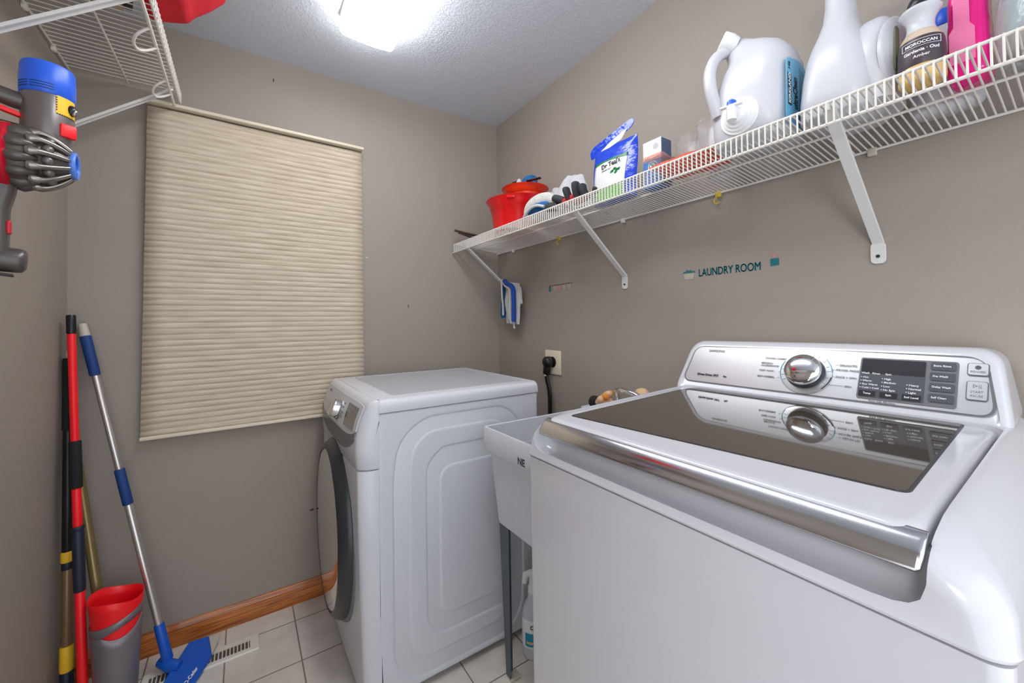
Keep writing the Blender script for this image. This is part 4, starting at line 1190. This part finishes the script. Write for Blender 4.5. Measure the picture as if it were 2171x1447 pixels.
# big white detergent bottle
t = thing('detergent_bottle', (1.11, .31, dz(1.11)), 'large white detergent bottle with tall neck reaching out of view', 'bottle')
z0 = dz(1.11) + .002; BC = (1.118, .318)
mb = MB()
secs = [(0, .082, .062, 0, 4), (.005, .088, .068, 0, 4), (.05, .088, .069, 0, 3.6), (.10, .086, .064, .001, 3.2), (.135, .080, .057, .003, 3), (.165, .070, .048, .004, 2.8), (.195, .056, .037, .004, 2.6), (.225, .044, .029, .004, 2.4), (.26, .038, .026, .004, 2.2), (.30, .035, .025, .004, 2.1), (.33, .033, .024, .004, 2)]
mb.loft([sring(BC[0] - oy * 1.2, BC[1] + oy * .4, z0 + h, hx, hy, p, 44) for h, hx, hy, oy, p in secs])
build('bottle', mb, 'glossy_white', t, smooth=70)
mb = MB(); mb.lathe([(.034, 0), (.036, .004), (.034, .05), (.032, .055)], (BC[0] - .005, BC[1] + .002, z0 + .328), n=36)
build('cap', mb, 'blue_cap', t)
# shoulder lobe with oval plaque on the near side
mb = MB(); mb.loft([sring(1.118 + o * .1, .262 - o * .02, z0 + h, hx, hy, 2.6, 32) for h, hx, hy, o in ((.01, .062, .040, 0), (.06, .068, .040, 0), (.11, .066, .038, 0), (.145, .060, .036, 0), (.170, .048, .032, 0), (.187, .030, .024, 0), (.195, .012, .012, 0))])
build('grip_lobe', mb, 'glossy_white', t, smooth=80)
def oval(c, nrm, upv, a, b, d, n=36, pw=2.0):
    nrm = Vector(nrm).normalized(); upv = Vector(upv).normalized(); s_ = upv.cross(nrm).normalized()
    ring = lambda k, o: [Vector(c) + nrm * o + s_ * a * k * math.copysign(abs(math.cos(q)) ** (2 / pw), math.cos(q)) + upv * b * k * math.copysign(abs(math.sin(q)) ** (2 / pw), math.sin(q)) for q in [2 * PI * i / n for i in range(n)]]
    return MB().loft([ring(1, -.004), ring(1, d * .5), ring(.94, d)])
on = Vector((-.35, -1, .12)).normalized()
oc = Vector((1.093, .2245, z0 + .098))
pq = build('oval_frame', oval(oc, on, (0, 0, 1), .050, .073, .005), 'glossy_white', t, smooth=50)
build('oval_label', oval(oc + on * .0035, on, (0, 0, 1), .036, .058, .003), 'dryer_top', pq, smooth=50)
build('green_stripe', oval(oc + on * .0068 + V(-.016, .004, .002), on, (.05, 0, 1), .006, .044, .0015, pw=4), 'olive_ink', pq, smooth=50)
build('blue_patch', oval(oc + on * .0068 + V(.016, -.004, -.044), on, (.25, 0, 1), .006, .016, .0015, pw=3), 'blue_plastic', pq, smooth=50)

# soap refill, waist shaped
t = thing('soap_bottle', (1.065, .186, dz(1.065)), 'frosted waisted soap bottle with dark plum label and black cap', 'soap bottle')
z0 = dz(1.065) + .001; c = (1.065, .186, z0)
mb = MB(); mb.lathe([(.026, 0), (.0325, .006), (.033, .012), (.0322, .030)], c, n=40)
build('liquid', mb, 'cream', t, smooth=60)
mb = MB(); mb.lathe([(.0326, .030), (.0330, .032), (.0328, .060), (.0315, .076), (.0300, .082)], c, n=40)
lb = build('label', mb, 'soap_label', t, smooth=60)
mb = MB(); mb.lathe([(.0300, .082), (.0280, .088), (.0250, .094), (.0225, .098)], c, n=40)
build('upper_liquid', mb, 'tan_soap', t, smooth=60)
mb = MB(); mb.lathe([(.0225, .098), (.0200, .104), (.0190, .112), (.0200, .121), (.0240, .130), (.0292, .137), (.0298, .140), (.0270, .144), (.0180, .148)], c, n=40)
build('frosted_neck', mb, 'frost', t, smooth=60)
mb = MB(); mb.lathe([(.0175, .146), (.0185, .150), (.0175, .158), (.0140, .166), (.0085, .170), (.001, .171)], c, n=32)
build('cap', mb, 'black', t)
def cyl_text(s, size, c, r, a_mid, z, m_mb, slant=0.0, bold=.0001):
    """lettering wrapped round a vertical cylinder"""
    b = text(s, size, (0, 0, 0), (1, 0, 0), (0, 1, 0), None, None, align='CENTER', ext=.0002, bold=bold, mb=MB())
    for p in b.v:
        a = a_mid + p.x / r
        rr_ = r + .0008 + p.z
        m_mb.v.append(V(c[0] + rr_ * math.cos(a), c[1] + rr_ * math.sin(a), z + p.y + slant * p.x))
    o = len(m_mb.v) - len(b.v)
    m_mb.f += [tuple(i + o for i in f) for f in b.f]
aF = math.atan2(-.186, -1.065)
mb = MB(); cyl_text('MOROCCAN', .0075, c, .0325, aF, z0 + .068, mb, 0, .0002); cyl_text('Gardenia · Oud', .0078, c, .0325, aF, z0 + .055, mb, 0, .0002); cyl_text('Amber', .0078, c, .0325, aF, z0 + .045, mb)
build('label_lettering', mb, 'ink_white', lb, smooth=0)
mb = MB()
for a0, a1, za, zb in ((-.85, .85, .0745, .0751), (-.85, .85, .0622, .0628), (-.85, -.83, .0622, .0751), (.83, .85, .0622, .0751)):
    b_ = cylpatch(c, .0331, aF + a0, aF + a1, z0 + za, z0 + zb, 14, .0008); mb.add(b_.v, b_.f)
build('label_box_line', mb, 'ink_white', lb, smooth=0)

# white bottle with blue cap behind
t = thing('white_bottle', (1.205, .176, dz(1.205)), 'white bottle with bright blue cap behind the soap and pink bottles', 'bottle')
z0 = dz(1.205) + .001
mb = MB(); mb.loft([sring(1.205, .176, z0 + h, .040 * k, .052 * k2, 2.6, 36) for h, k, k2 in ((0, .9, .9), (.006, 1, 1), (.09, 1, 1), (.125, .92, .86), (.150, .75, .62), (.168, .5, .40), (.176, .42, .32))])
build('bottle', mb, 'glossy_white', t, smooth=60)
mb = MB(); mb.lathe([(.019, .174), (.020, .176), (.017, .205), (.015, .208)], (1.205, .176, z0), n=28)
lab(build('cap', mb, 'blue_cap', t), 'bright blue cap')

# pink cleaner
t = thing('pink_bottle', (1.125, .132, dz(1.125)), 'clear bottle of bright pink cleaner reaching out of view', 'bottle')
z0 = dz(1.09) + .001
mb = MB(); c = (1.125, .132)
mb.loft([sring(c[0], c[1], z0 + h, .034 * k, .0275 * k, 5, 40) for h, k in ((0, .82), (.006, .98), (.012, 1.0), (.060, 1.0), (.068, .97), (.10, .97), (.112, .93), (.150, .93), (.165, .86), (.20, .80))])
pk = build('bottle', mb, 'pink', t, smooth=50)
mb = MB(); mb.loft([[V(c[0] - .0338, c[1] + y, z0 + z) for y, z in rpoly([(.022, .030), (-.010, .030), (-.010, .088), (-.004, .098), (-.004, .150), (.016, .150), (.016, .098), (.022, .088)], .002, 3)], [V(c[0] - .0352, c[1] + y, z0 + z) for y, z in rpoly([(.022, .030), (-.010, .030), (-.010, .088), (-.004, .098), (-.004, .150), (.016, .150), (.016, .098), (.022, .088)], .002, 3)]])
build('facet_panel', mb, 'pink_light', t, smooth=20)
mb = MB(); mb.lathe([(.018, .195), (.018, .235), (.014, .24)], (c[0], c[1], z0), n=24)
build('cap', mb, 'white_rib', t)

# clear bag of odds and ends at the right edge
t = thing('clear_bag', (1.10, .055, dz(1.10)), 'crinkled clear bag of teal and brown supplies at the right end of the view', 'bag')
mb = lump((1.105, .048, dz(1.1) + .030), .055, .042, .029, 41, .12, fq=3)
build('brown_sponge', mb, 'brown_pack', t, smooth=80)
mb = sheet([(1.09, .085, dz(1.1) + .045), (1.09, .020, dz(1.1) + .045), (1.11, .020, dz(1.1) + .19), (1.11, .078, dz(1.1) + .19)], .030, 10, 12, .002, 43)
build('teal_packet', mb, 'teal_pack', t, smooth=80)
mb = MB(); mb.tube(spline([(1.055, .088, dz(1.1) + .100), (1.045, .084, dz(1.1) + .135), (1.05, .062, dz(1.1) + .165), (1.06, .040, dz(1.1) + .172)], 6), .006, 8)
build('white_handle', mb, 'white_rib', t, smooth=80)
mb = MB()
rnd = random.Random(5)
def filmring(z, k):
    return [V(1.10 + (.066 * k) * math.cos(a) * (1 + .06 * math.sin(5 * a + z * 40)), .050 + (.050 * k) * math.sin(a) * (1 + .06 * math.sin(4 * a - z * 50)), z) for a in [2 * PI * i / 30 for i in range(30)]]
mb.loft([filmring(dz(1.1) + h, k) for h, k in ((.0, .8), (.01, .98), (.05, 1), (.09, .94), (.13, .9), (.17, .84), (.20, .70), (.22, .5))])
build('film', mb, 'film', t, smooth=80)

# cloth over the first brace
t = thing('dust_mitt', (1.15, 1.80, 1.23), 'blue trimmed white microfibre mitt hanging from the brace of the right shelf', 'mitt')
mb = sheet([(1.20, 1.840, 1.235), (1.20, 1.715, 1.228), (1.205, 1.710, 1.45), (1.205, 1.850, 1.470)], .040, 12, 16, .004, 51)
build('white_pile', mb, 'white_cloth', t, smooth=80)
mb = sheet([(1.205, 1.905, 1.265), (1.205, 1.855, 1.265), (1.205, 1.870, 1.475), (1.205, 1.89, 1.488)], .028, 10, 14, .003, 52)
build('blue_fold', mb, 'blue_cloth', t, smooth=80)
mb = MB(); mb.tube(spline([(1.184, 1.862, 1.485), (1.182, 1.858, 1.40), (1.180, 1.845, 1.33), (1.182, 1.848, 1.28)], 6), .006, 8); mb2 = 0
build('white_edging', mb, 'paper', t, smooth=80)
mb = MB(); mb.tube(spline([(1.188, 1.835, 1.475), (1.176, 1.795, 1.455), (1.172, 1.735, 1.432), (1.170, 1.722, 1.38), (1.172, 1.725, 1.30), (1.178, 1.735, 1.245)], 6), .0105, 10, flat=1.2)
build('blue_trim', mb, 'royal_cloth', t, smooth=80)
mb = MB(); mb.tube(spline([(1.182, 1.85, 1.466), (1.166, 1.80, 1.440), (1.163, 1.755, 1.420), (1.160, 1.745, 1.38), (1.162, 1.748, 1.30), (1.170, 1.752, 1.235)], 6), .004, 8)
build('white_edging', mb, 'paper', t, smooth=80)
mb = MB(); mb.tube(spline([(1.19, 1.752, 1.245), (1.189, 1.750, 1.225), (1.188, 1.745, 1.205)], 4), .0055, 8)
build('hanging_loop', mb, 'paper', t, smooth=80)
mb = sheet([(1.215, 1.745, 1.33), (1.215, 1.705, 1.34), (1.215, 1.715, 1.43), (1.215, 1.75, 1.45)], .016, 8, 8, .002, 55)
build('back_flap', mb, 'white_cloth', t, smooth=80)
t.location = Vector(t.location) + Vector((.04, .06, .006))

# ------------------------------------------------------------------ stencils on the right wall
XW = 1.2892
wt1, wt2 = Vector((0, -1, 0)), Vector((0, 0, 1))
t = thing('wall_stencil', (XW, .66, 1.40), 'teal LAUNDRY ROOM lettering painted on the right wall', 'wall lettering')
b = MB()
for q in (-.0007, 0, .0007):
    text('LAUNDRY ROOM', .036, (XW - abs(q) * .1, .775 + q, 1.4055), wt1, wt2, None, None, mb=b, sx=.70, ext=.0004)
c = MB()
for k, y in enumerate((.766, .748, .729, .711, .695, .680, .664, .641, .624, .607, .588)):
    c.box((XW - .002, y - .0014, 1.40 + .001), (XW + .002, y + .0014, 1.40 + .016))
o = build('lettering', b, 'teal_ink', t, smooth=0)
t = thing('wall_stencil', (XW, .808, 1.40), 'small painted laundry basket with teal clothes left of the LAUNDRY ROOM words', 'wall painting')
mb = MB(); mb.prism([(XW, y, z) for y, z in rpoly([(.829, 1.409), (.788, 1.409), (.793, 1.388), (.824, 1.388)], .003, 3)], (-.0008, 0, 0)); build('basket', mb, 'grey_ink', t, smooth=0)
mb = MB(); mb.prism([(XW, y, z) for y, z in ((.833, 1.411), (.786, 1.411), (.790, 1.417), (.797, 1.415), (.802, 1.421), (.809, 1.417), (.815, 1.422), (.822, 1.416), (.829, 1.416))], (-.0009, 0, 0)); build('clothes', mb, 'teal_ink', t, smooth=0)
mb = MB()
t = thing('wall_stencil', (XW, .538, 1.43), 'teal square with faded pink heart above it painted right of the LAUNDRY ROOM words', 'wall painting')
mb = MB(); mb.prism([(XW, y, z) for y, z in ((.550, 1.403), (.5275, 1.4035), (.5275, 1.424), (.550, 1.424))], (-.0008, 0, 0)); build('square', mb, 'teal_ink', t, smooth=0)
mb = MB(); mb.prism([(XW, .539 + math.copysign(abs(math.sin(a)) ** 3, math.sin(a)) * .0085, 1.433 + (.0072 * math.cos(a) - .002 * math.cos(2 * a) - .0008 * math.cos(3 * a))) for a in [2 * PI * i / 20 for i in range(20)]], (-.0009, 0, 0)); build('heart', mb, 'pink_ink', t, smooth=0)
t = thing('wall_stencil', (XW, 1.49, 1.41), 'faded painted clothes line with tiny bottle on the right wall below the shelf', 'wall painting')
mb = MB()
for k in range(9):
    y = 1.575 - k * .020; mb.box((XW - .0008, y - .012, 1.4255 + .0004 * k), (XW, y, 1.4285 + .0004 * k))
build('dashed_line', mb, 'spot', t, smooth=0)
mb = MB(); mb.prism([(XW, y, z) for y, z in rpoly([(1.578, 1.398), (1.563, 1.398), (1.563, 1.418), (1.567, 1.424), (1.574, 1.424), (1.578, 1.418)], .002, 2)], (-.0008, 0, 0)); build('painted_bottle', mb, 'teal_ink', t, smooth=0)
for y, m_ in ((1.530, 'faded'), (1.497, 'pink_ink'), (1.462, 'faded'), (1.425, 'faded')):
    mb = MB(); mb.prism([(XW, y + a, z) for a, z in ((.010, 1.423), (-.010, 1.423), (-.014, 1.416), (-.009, 1.413), (-.009, 1.402), (.009, 1.402), (.009, 1.413), (.014, 1.416))], (-.0006, 0, 0)); build('painted_shirt', mb, m_, t, smooth=0)

# ------------------------------------------------------------------ left shelf contents
t = thing('fabric_bag', (-.12, 1.50, 2.175), 'red fabric bag bulging over the front of the left shelf', 'bag')
mb = MB()
def fb(y, k):
    base = [(-.235, 2.176), (-.199, 2.182), (-.140, 2.200), (-.128, 2.222), (-.085, 2.262), (-.040, 2.315), (-.045, 2.36), (-.12, 2.39), (-.23, 2.38), (-.26, 2.30)]
    cx, cz = -.15, 2.28
    return [V(cx + (x - cx) * k, y, cz + (z - cz) * k) for x, z in rpoly(base, .014, 3)]
mb.loft([fb(1.605, .90), fb(1.600, .97), fb(1.58, 1.0), fb(1.50, 1.01), fb(1.42, 1), fb(1.36, .97), fb(1.34, .85)])
build('bag_body', mb, 'red_cloth', t, smooth=60)
t = thing('cardboard_box', (-.38, 1.42, 2.176), 'beige cardboard box resting on the left wire shelf', 'box')
mb = MB(); mb.rbox((-.50, 1.15, 2.1755), (-.290, 1.60, 2.30), .003)
build('box_body', mb, 'cardboard', t, smooth=0)
mb = MB(); mb.box((-.40, 1.15, 2.3001), (-.365, 1.60, 2.3008)); build('packing_tape', mb, 'beige_plastic', t, smooth=0)
mb = MB(); mb.rbox((-.287, 1.20, 2.176), (-.266, 1.58, 2.26), .004)
tag(build('folded_bag', mb, 'dark_bag', base=(-.25, 1.4, 2.176)), 'black folded bag squeezed between cardboard box and red bag', 'bag')

# ------------------------------------------------------------------ cordless vacuum on the left wall
VO = Vector((-.384, 1.40, 0)); VU = Vector((.9643, .265, 0)); VW = Vector((.265, -.9643, 0)); VZ = Vector((0, 0, 1))
def P(u, w, z):
    return VO + VU * u + VW * w + VZ * z
t = thing('cordless_vacuum', tuple(P(-.08, -.02, 1.36)), 'gunmetal and red handheld cordless vacuum with blue filter cap hanging on the left wall', 'vacuum cleaner')
c0 = P(-.001, 0, 0)
mb = MB(); mb.lathe([(.0430, 1.700), (.0435, 1.705), (.0435, 1.795), (.0415, 1.800)], c0, n=48)
mo = build('motor_housing', mb, 'vac_grey', t, smooth=50)
mb = MB(); mb.lathe([(.0425, 1.793), (.0455, 1.796), (.0460, 1.830), (.0445, 1.862), (.0425, 1.868), (.020, 1.870), (.001, 1.870)], c0, n=48)
cp = lab(build('filter_cap', mb, 'blue_cap', t, smooth=50), 'bright blue filter cap')
for i, zz in enumerate((1.803, 1.809, 1.815)):
    for a0, a1 in ((-2.62, -2.05), (-1.95, -1.10)):
        b_ = cylpatch((c0.x, c0.y), .0459, a0, a1, zz, zz + .0018, 14, .0006)
        build('grip_groove', b_, 'navy_foam', cp, smooth=60)
aC = math.atan2(VW.y, VW.x)
b_ = cylpatch((c0.x, c0.y), .0436, aC + .28, aC + 1.30, 1.752, 1.798, 16, .0008)
ys = lab(build('warning_label', b_, 'yellow', mo, smooth=50), 'yellow label with black dashed edge')
mb = MB()
for k in range(7):
    z = 1.7595 + k * .0058
    for a in (aC + .28,):
        q = cylpatch((c0.x, c0.y), .0442, a, a + .05, z, z + .0028, 2, .0008); mb.add(q.v, q.f)
for k in range(10):
    a = aC + .30 + k * .10
    for z in (1.7515, 1.7965):
        q = cylpatch((c0.x, c0.y), .0442, a, a + .05, z, z + .0018, 2, .0008); mb.add(q.v, q.f)
build('dashed_border', mb, 'black', ys, smooth=0)
a = aC + 1.0; dr = Vector((math.cos(a), math.sin(a), 0)); cc = Vector((c0.x, c0.y, 1.772))
mb = MB(); mb.add(*(lambda b: (b.v, b.f))(lump(cc + dr * .044, .010, .010, .013, 2, 0)))
lt = build('release_latch', mb, 'black', mo, smooth=80)
mb = lump(cc + dr * .050 + V(0, 0, -.004), .006, .006, .010, 2, 0)
build('latch_highlight', mb, 'vac_nickel', lt, smooth=80)
mb = MB(); mb.obox(P(.030, .032, 1.717), VU * .9 + VW * -.3, VW + VU * .3, VZ, .0145, .007, .016, .004)
lab(build('release_lever', mb, 'red_matte', t), 'red release lever')
# cyclone: tapered cluster of cones round a horizontal axis
ax = (VU * .985 + VW * .17).normalized(); cy = P(-.060, .004, 1.640)
aa = VZ; ab = ax.cross(aa).normalized()
def cyc(l, r, th):
    return cy + ax * l + (aa * math.cos(th) + ab * math.sin(th)) * r
mb = MB(); mb.lathe([(.062, -.002), (.066, .004), (.064, .030), (.055, .050), (.048, .066), (.040, .084), (.030, .098), (.024, .102)], cy, ax, 48)
cyb = build('cyclone_core', mb, 'vac_dark', t, smooth=70)
mb = MB(); mb.lathe([(.038, 0), (.043, .030)], P(0, 0, 1.674), VZ, 40); build('cyclone_collar', mb, 'vac_grey', cyb, smooth=60)
NC = 12
for k in range(NC):
    th = 2 * PI * k / NC + .2
    build('cyclone_cone', MB().tube([cyc(.010, .058, th), cyc(.022, .0625, th), cyc(.040, .058, th), cyc(.052, .051, th)], [.0125, .0135, .010, .006], 10), 'vac_dark', cyb, smooth=80)
    th2 = th + PI / NC
    build('cyclone_rib', MB().tube(spline([cyc(.040, .060, th2), cyc(.058, .062, th2), cyc(.080, .050, th2), cyc(.099, .033, th2)], 4), [.0115, .012, .011, .0085, .0068, .0062, .006, .006, .0058, .0055, .0052, .005, .0045][:13], 10), 'vac_nickel', cyb, smooth=80)
    build('cyclone_bead', lump(cyc(.068, .049, th), .0105, .0105, .0105, 1, .05, 12, 8), 'vac_grey', cyb, smooth=80)
mb = MB(); mb.lathe([(.020, .098), (.031, .098), (.0325, .102), (.0325, .106), (.030, .109), (.024, .108), (.0215, .102), (.0205, .088)], cy, ax, 40, cap0=False, cap1=False)
br_ = lab(build('filter_ring', mb, 'ring_blue', t, smooth=60), 'pale blue ring at the end of the cyclone')
mb = MB(); mb.lathe([(.0245, .1085), (.0215, .103), (.020, .092), (.001, .091)], cy, ax, 36, cap0=False); build('filter_hole', mb, 'blue_cap', br_, smooth=60)
mb = MB(); mb.lathe([(.066, -.010), (.073, -.008), (.074, .006), (.066, .010)], cy, ax, 48, cap0=False, cap1=False); build('bin_collar', mb, 'vac_red', t, smooth=50)
mb = MB(); mb.lathe([(.060, -.045), (.062, -.044), (.066, -.010), (.060, -.008)], cy, ax, 48); build('dust_bin', mb, 'vac_dark', t, smooth=50)
# handle and trigger to the left of the motor
mb = MB(); mb.tube([P(-.036, .0, 1.772), P(-.055, .0, 1.774), P(-.085, .002, 1.780), P(-.108, .004, 1.782)], [.020, .0195, .0185, .018], 14)
hd = build('handle', mb, 'vac_dark', t, smooth=60)
mb = MB(); mb.obox(P(-.070, .008, 1.7445), VU + VZ * -.25, VW, VZ, .030, .008, .006, .004)
lab(build('trigger', mb, 'red_matte', hd), 'red trigger')
mb = MB(); mb.tube([P(-.040, -.004, 1.712), P(-.100, -.004, 1.716)], .009, 10); build('lower_bridge', mb, 'vac_dark', hd, smooth=60)
# wand inlet and battery foot
mb = MB(); mb.loft([[P(u, w, z) for u, w in rrect(uc, .0, hu, .026, .014, 5)] for z, uc, hu in ((1.585, -.078, .034), (1.555, -.080, .032), (1.52, -.0855, .0300), (1.43, -.088, .031), (1.415, -.088, .031))])
bd = build('inlet_duct', mb, 'vac_dark', t, smooth=50)
mb = MB(); mb.obox(P(-.0575, .012, 1.476), VU, VW, VZ, .004, .012, .015, .003); lab(build('wand_button', mb, 'vac_red', bd), 'red release button')
mb = MB(); mb.lathe([(.001, .0), (.018, .001), (.026, .006), (.028, .014), (.028, .060), (.024, .068)], P(-.030, .002, 1.403), -VU + VZ * .06, 36)
build('battery_pack', mb, 'vac_dark', t, smooth=60)
mb = MB(); mb.obox(P(-.070, .012, 1.371), VU + VZ * -.14, VW, VZ, .020, .014, .003, .002); build('charging_foot', mb, 'black', t)
mb = MB(); mb.rbox((-.5195, 1.345, 1.42), (-.482, 1.385, 1.60), .006); build('wall_dock', mb, 'black', t)

# ------------------------------------------------------------------ poles in the left corner
def seg(t, name, a, b, k0, k1, r0, r1, m, label=None, n=18, flat=None):
    a, b = Vector(a), Vector(b)
    e = min(.004, abs(k1 - k0) * (b - a).length * .2)
    d = (b - a).normalized(); p, q = a.lerp(b, k0), a.lerp(b, k1)
    mb = MB(); mb.tube([p, p + d * e, q - d * e, q], [r0 * .9, r0, r1, r1 * .9], n, flat=flat)
    o = build(name, mb, m, t, smooth=50)
    if label: o['label'] = label
    return o
# fractions measured along each pole from its top
A, B = (-.4905, 1.985, 1.292), (-.4250, 1.85, .012)
t = thing('mop_pole', B, 'bright red telescopic mop pole with black cap leaning in the left corner', 'mop')
for nm, k0, k1, r, m in (('end_cap', 0, .050, .0125, 'black'), ('upper_tube', .050, .345, .0108, 'red_matte'), ('foam_grip', .330, .450, .0155, 'black_foam'), ('middle_tube', .450, .548, .0118, 'red_matte'),
                         ('ribbed_grip', .545, .705, .0148, 'navy'), ('lower_tube', .705, .985, .0128, 'red_matte'), ('pole_socket', .940, 1.0, .019, 'red_matte')):
    seg(t, nm, A, B, k0, k1, r, r, m)
mb = MB(); a_, b_2 = Vector(A), Vector(B); d = (b_2 - a_).normalized()
seg(t, 'grip_lip', A, B, .545, .556, .0175, .0165, 'navy')
mb.rbox((-.462, 1.82, 0), (-.406, 1.88, .022), .008); build('mop_base', mb, 'red_matte', t)

A, B = (-.4985, 2.000, 1.158), (-.4840, 1.93, .012)
t = thing('mop_pole', B, 'bronze pole with black upper half and yellow clamps beside the red pole', 'mop')
for nm, k0, k1, r, m, l in (('tip', -.010, .012, .0085, 'beige_plastic', 'pale tip'), ('foam_grip', .012, .225, .0155, 'black_foam', None), ('black_tube', .225, .580, .0135, 'black', None), ('yellow_clamp', .572, .602, .0165, 'yellow', 'yellow upper clamp'), ('clamp_ring', .602, .624, .0140, 'navy', None),
                         ('bronze_tube', .620, .840, .0132, 'bronze', 'bronze lower tube'), ('yellow_sleeve', .835, .905, .0170, 'yellow', 'yellow lower sleeve'), ('pole_foot', .905, 1.0, .0165, 'navy', None)):
    o = seg(t, nm, A, B, k0, k1, r, r, m, l)
mb = MB(); mb.rbox((-.509, 1.905, 0), (-.460, 1.955, .02), .006); build('pole_base', mb, 'navy', t)

A, B = (-.5000, 2.045, .87), (-.372, 1.905, .06)
t = thing('vacuum_tube', B, 'olive gold metal tube leaning in the corner and standing in the grey pail', 'tube')
seg(t, 'tube_wall', A, B, 0, 1, .0145, .0150, 'gold')
seg(t, 'tube_rim', A, B, -.002, .02, .0155, .0155, 'black')

A, B = (-.4765, 2.042, 1.262), (-.2230, 1.905, .036)
t = thing('blue_mop', (-.2, 1.87, 0), 'blue and silver flat mop leaning on the back wall with head on floor vent', 'mop')
seg(t, 'hang_tip', A, B, 0, .050, .0125, .0148, 'beige_plastic', 'pale grey hanging tip')
seg(t, 'foam_grip', A, B, .035, .150, .0155, .0150, 'navy_foam', 'dark blue foam grip')
seg(t, 'upper_tube', A, B, .150, .430, .0105, .0105, 'alu')
seg(t, 'locking_sleeve', A, B, .425, .528, .0148, .0150, 'navy_foam', 'dark blue locking sleeve')
seg(t, 'lower_tube', A, B, .528, .890, .0115, .0115, 'alu')
sk = seg(t, 'socket', A, B, .880, .985, .0150, .0165, 'blue_plastic')
mb = MB(); mb.tube([(-.25, 1.925, .045), (-.218, 1.89, .040), (-.19, 1.875, .036)], [.016, .021, .016], 14); build('swivel_joint', mb, 'blue_plastic', sk, smooth=60)
hp = [(-.172, 1.962, .058), (-.112, 1.970, .050), (-.098, 1.885, .026), (-.152, 1.775, .014), (-.215, 1.745, .012), (-.250, 1.79, .016), (-.222, 1.860, .034)]
mb = MB(); mb.prism(hp, (0, 0, -.012))
hdm = build('mop_head', mb, 'blue_plastic', t, smooth=30, bevel=.005, bseg=3)
mb = MB(); mb.prism([(-.116, 1.968, .046), (-.080, 1.990, .030), (-.079, 1.975, .026), (-.098, 1.900, .022), (-.106, 1.905, .024)], (0, 0, -.006)); lab(build('pad_clip', mb, 'beige_plastic', hdm, smooth=30, bevel=.002), 'pale plastic clip')
hn = (Vector(hp[1]) - Vector(hp[4])).cross(Vector(hp[0]) - Vector(hp[4])).normalized()
if hn.z < 0: hn = -hn
xd_ = (Vector((-.125, 1.87, .03)) - Vector((-.178, 1.775, .014))).normalized(); xd_ = (xd_ - hn * xd_.dot(hn)).normalized()
texts([('O-Cedar', .016, Vector((-.168, 1.792, .021)), xd_, hn.cross(xd_), dict(bold=.0004))], 'ink_white', hdm, 'brand_lettering')

# grey pail with red liner
t = thing('pail', (-.352, 1.865, 0), 'metallic grey pail with red liner and crescent handle opening in the left corner', 'pail')
pc = (-.352, 1.865)
def pr_(z): return .050 + .0165 * z / .33
def shell(zlo, zhi, rad, a0, a1, n, nv, m, name, par, th=.0022):
    f = lambda u, v, d: V(pc[0] + (rad(zlo(a0 + (a1 - a0) * u) * (1 - v) + zhi(a0 + (a1 - a0) * u) * v) + d) * math.cos(a0 + (a1 - a0) * u), pc[1] + (rad(zlo(a0 + (a1 - a0) * u) * (1 - v) + zhi(a0 + (a1 - a0) * u) * v) + d) * math.sin(a0 + (a1 - a0) * u), zlo(a0 + (a1 - a0) * u) * (1 - v) + zhi(a0 + (a1 - a0) * u) * v)
    b = MB(); b.grid(lambda u, v: f(u, v, 0), n, nv)
    return build(name, b, m, par, smooth=70, solid=th)
aP = math.radians(-79)
cosd = lambda a, c_: math.cos(a - c_)
def nrmang(a):
    while a > PI: a -= 2 * PI
    while a < -PI: a += 2 * PI
    return a
def tz(a):   # top edge of the grey shell: rises to the right of the view
    return .298 + .018 * math.sin(a - aP)
def cres(a):
    d = nrmang(a - (aP + .35)); k = max(0, 1 - (d / .95) ** 2)
    return k
zb_ = lambda a: 0.004
zl_ = lambda a: tz(a) - .030 - .030 * cres(a)
shell(zb_, zl_, pr_, -PI, PI, 96, 8, 'grey_pail', 'pail_wall', t)
shell(lambda a: tz(a) - .030 + .006 * cres(a), tz, pr_, -PI, PI, 96, 2, 'grey_pail', 'pail_rim', t)
lz = lambda a: .357 - .010 * math.sin(a - aP) + .0045 * math.cos(3 * (a - aP) + .9)
shell(lambda a: .012, lz, lambda z: pr_(z) - .0026 + (max(0, z - .30) * .05), -PI, PI, 96, 12, 'red_matte', 'red_liner', t, .002)
mb = MB(); mb.lathe([(.050, 0), (.050, .004)], (pc[0], pc[1], 0), n=40); build('pail_bottom', mb, 'grey_pail', t)
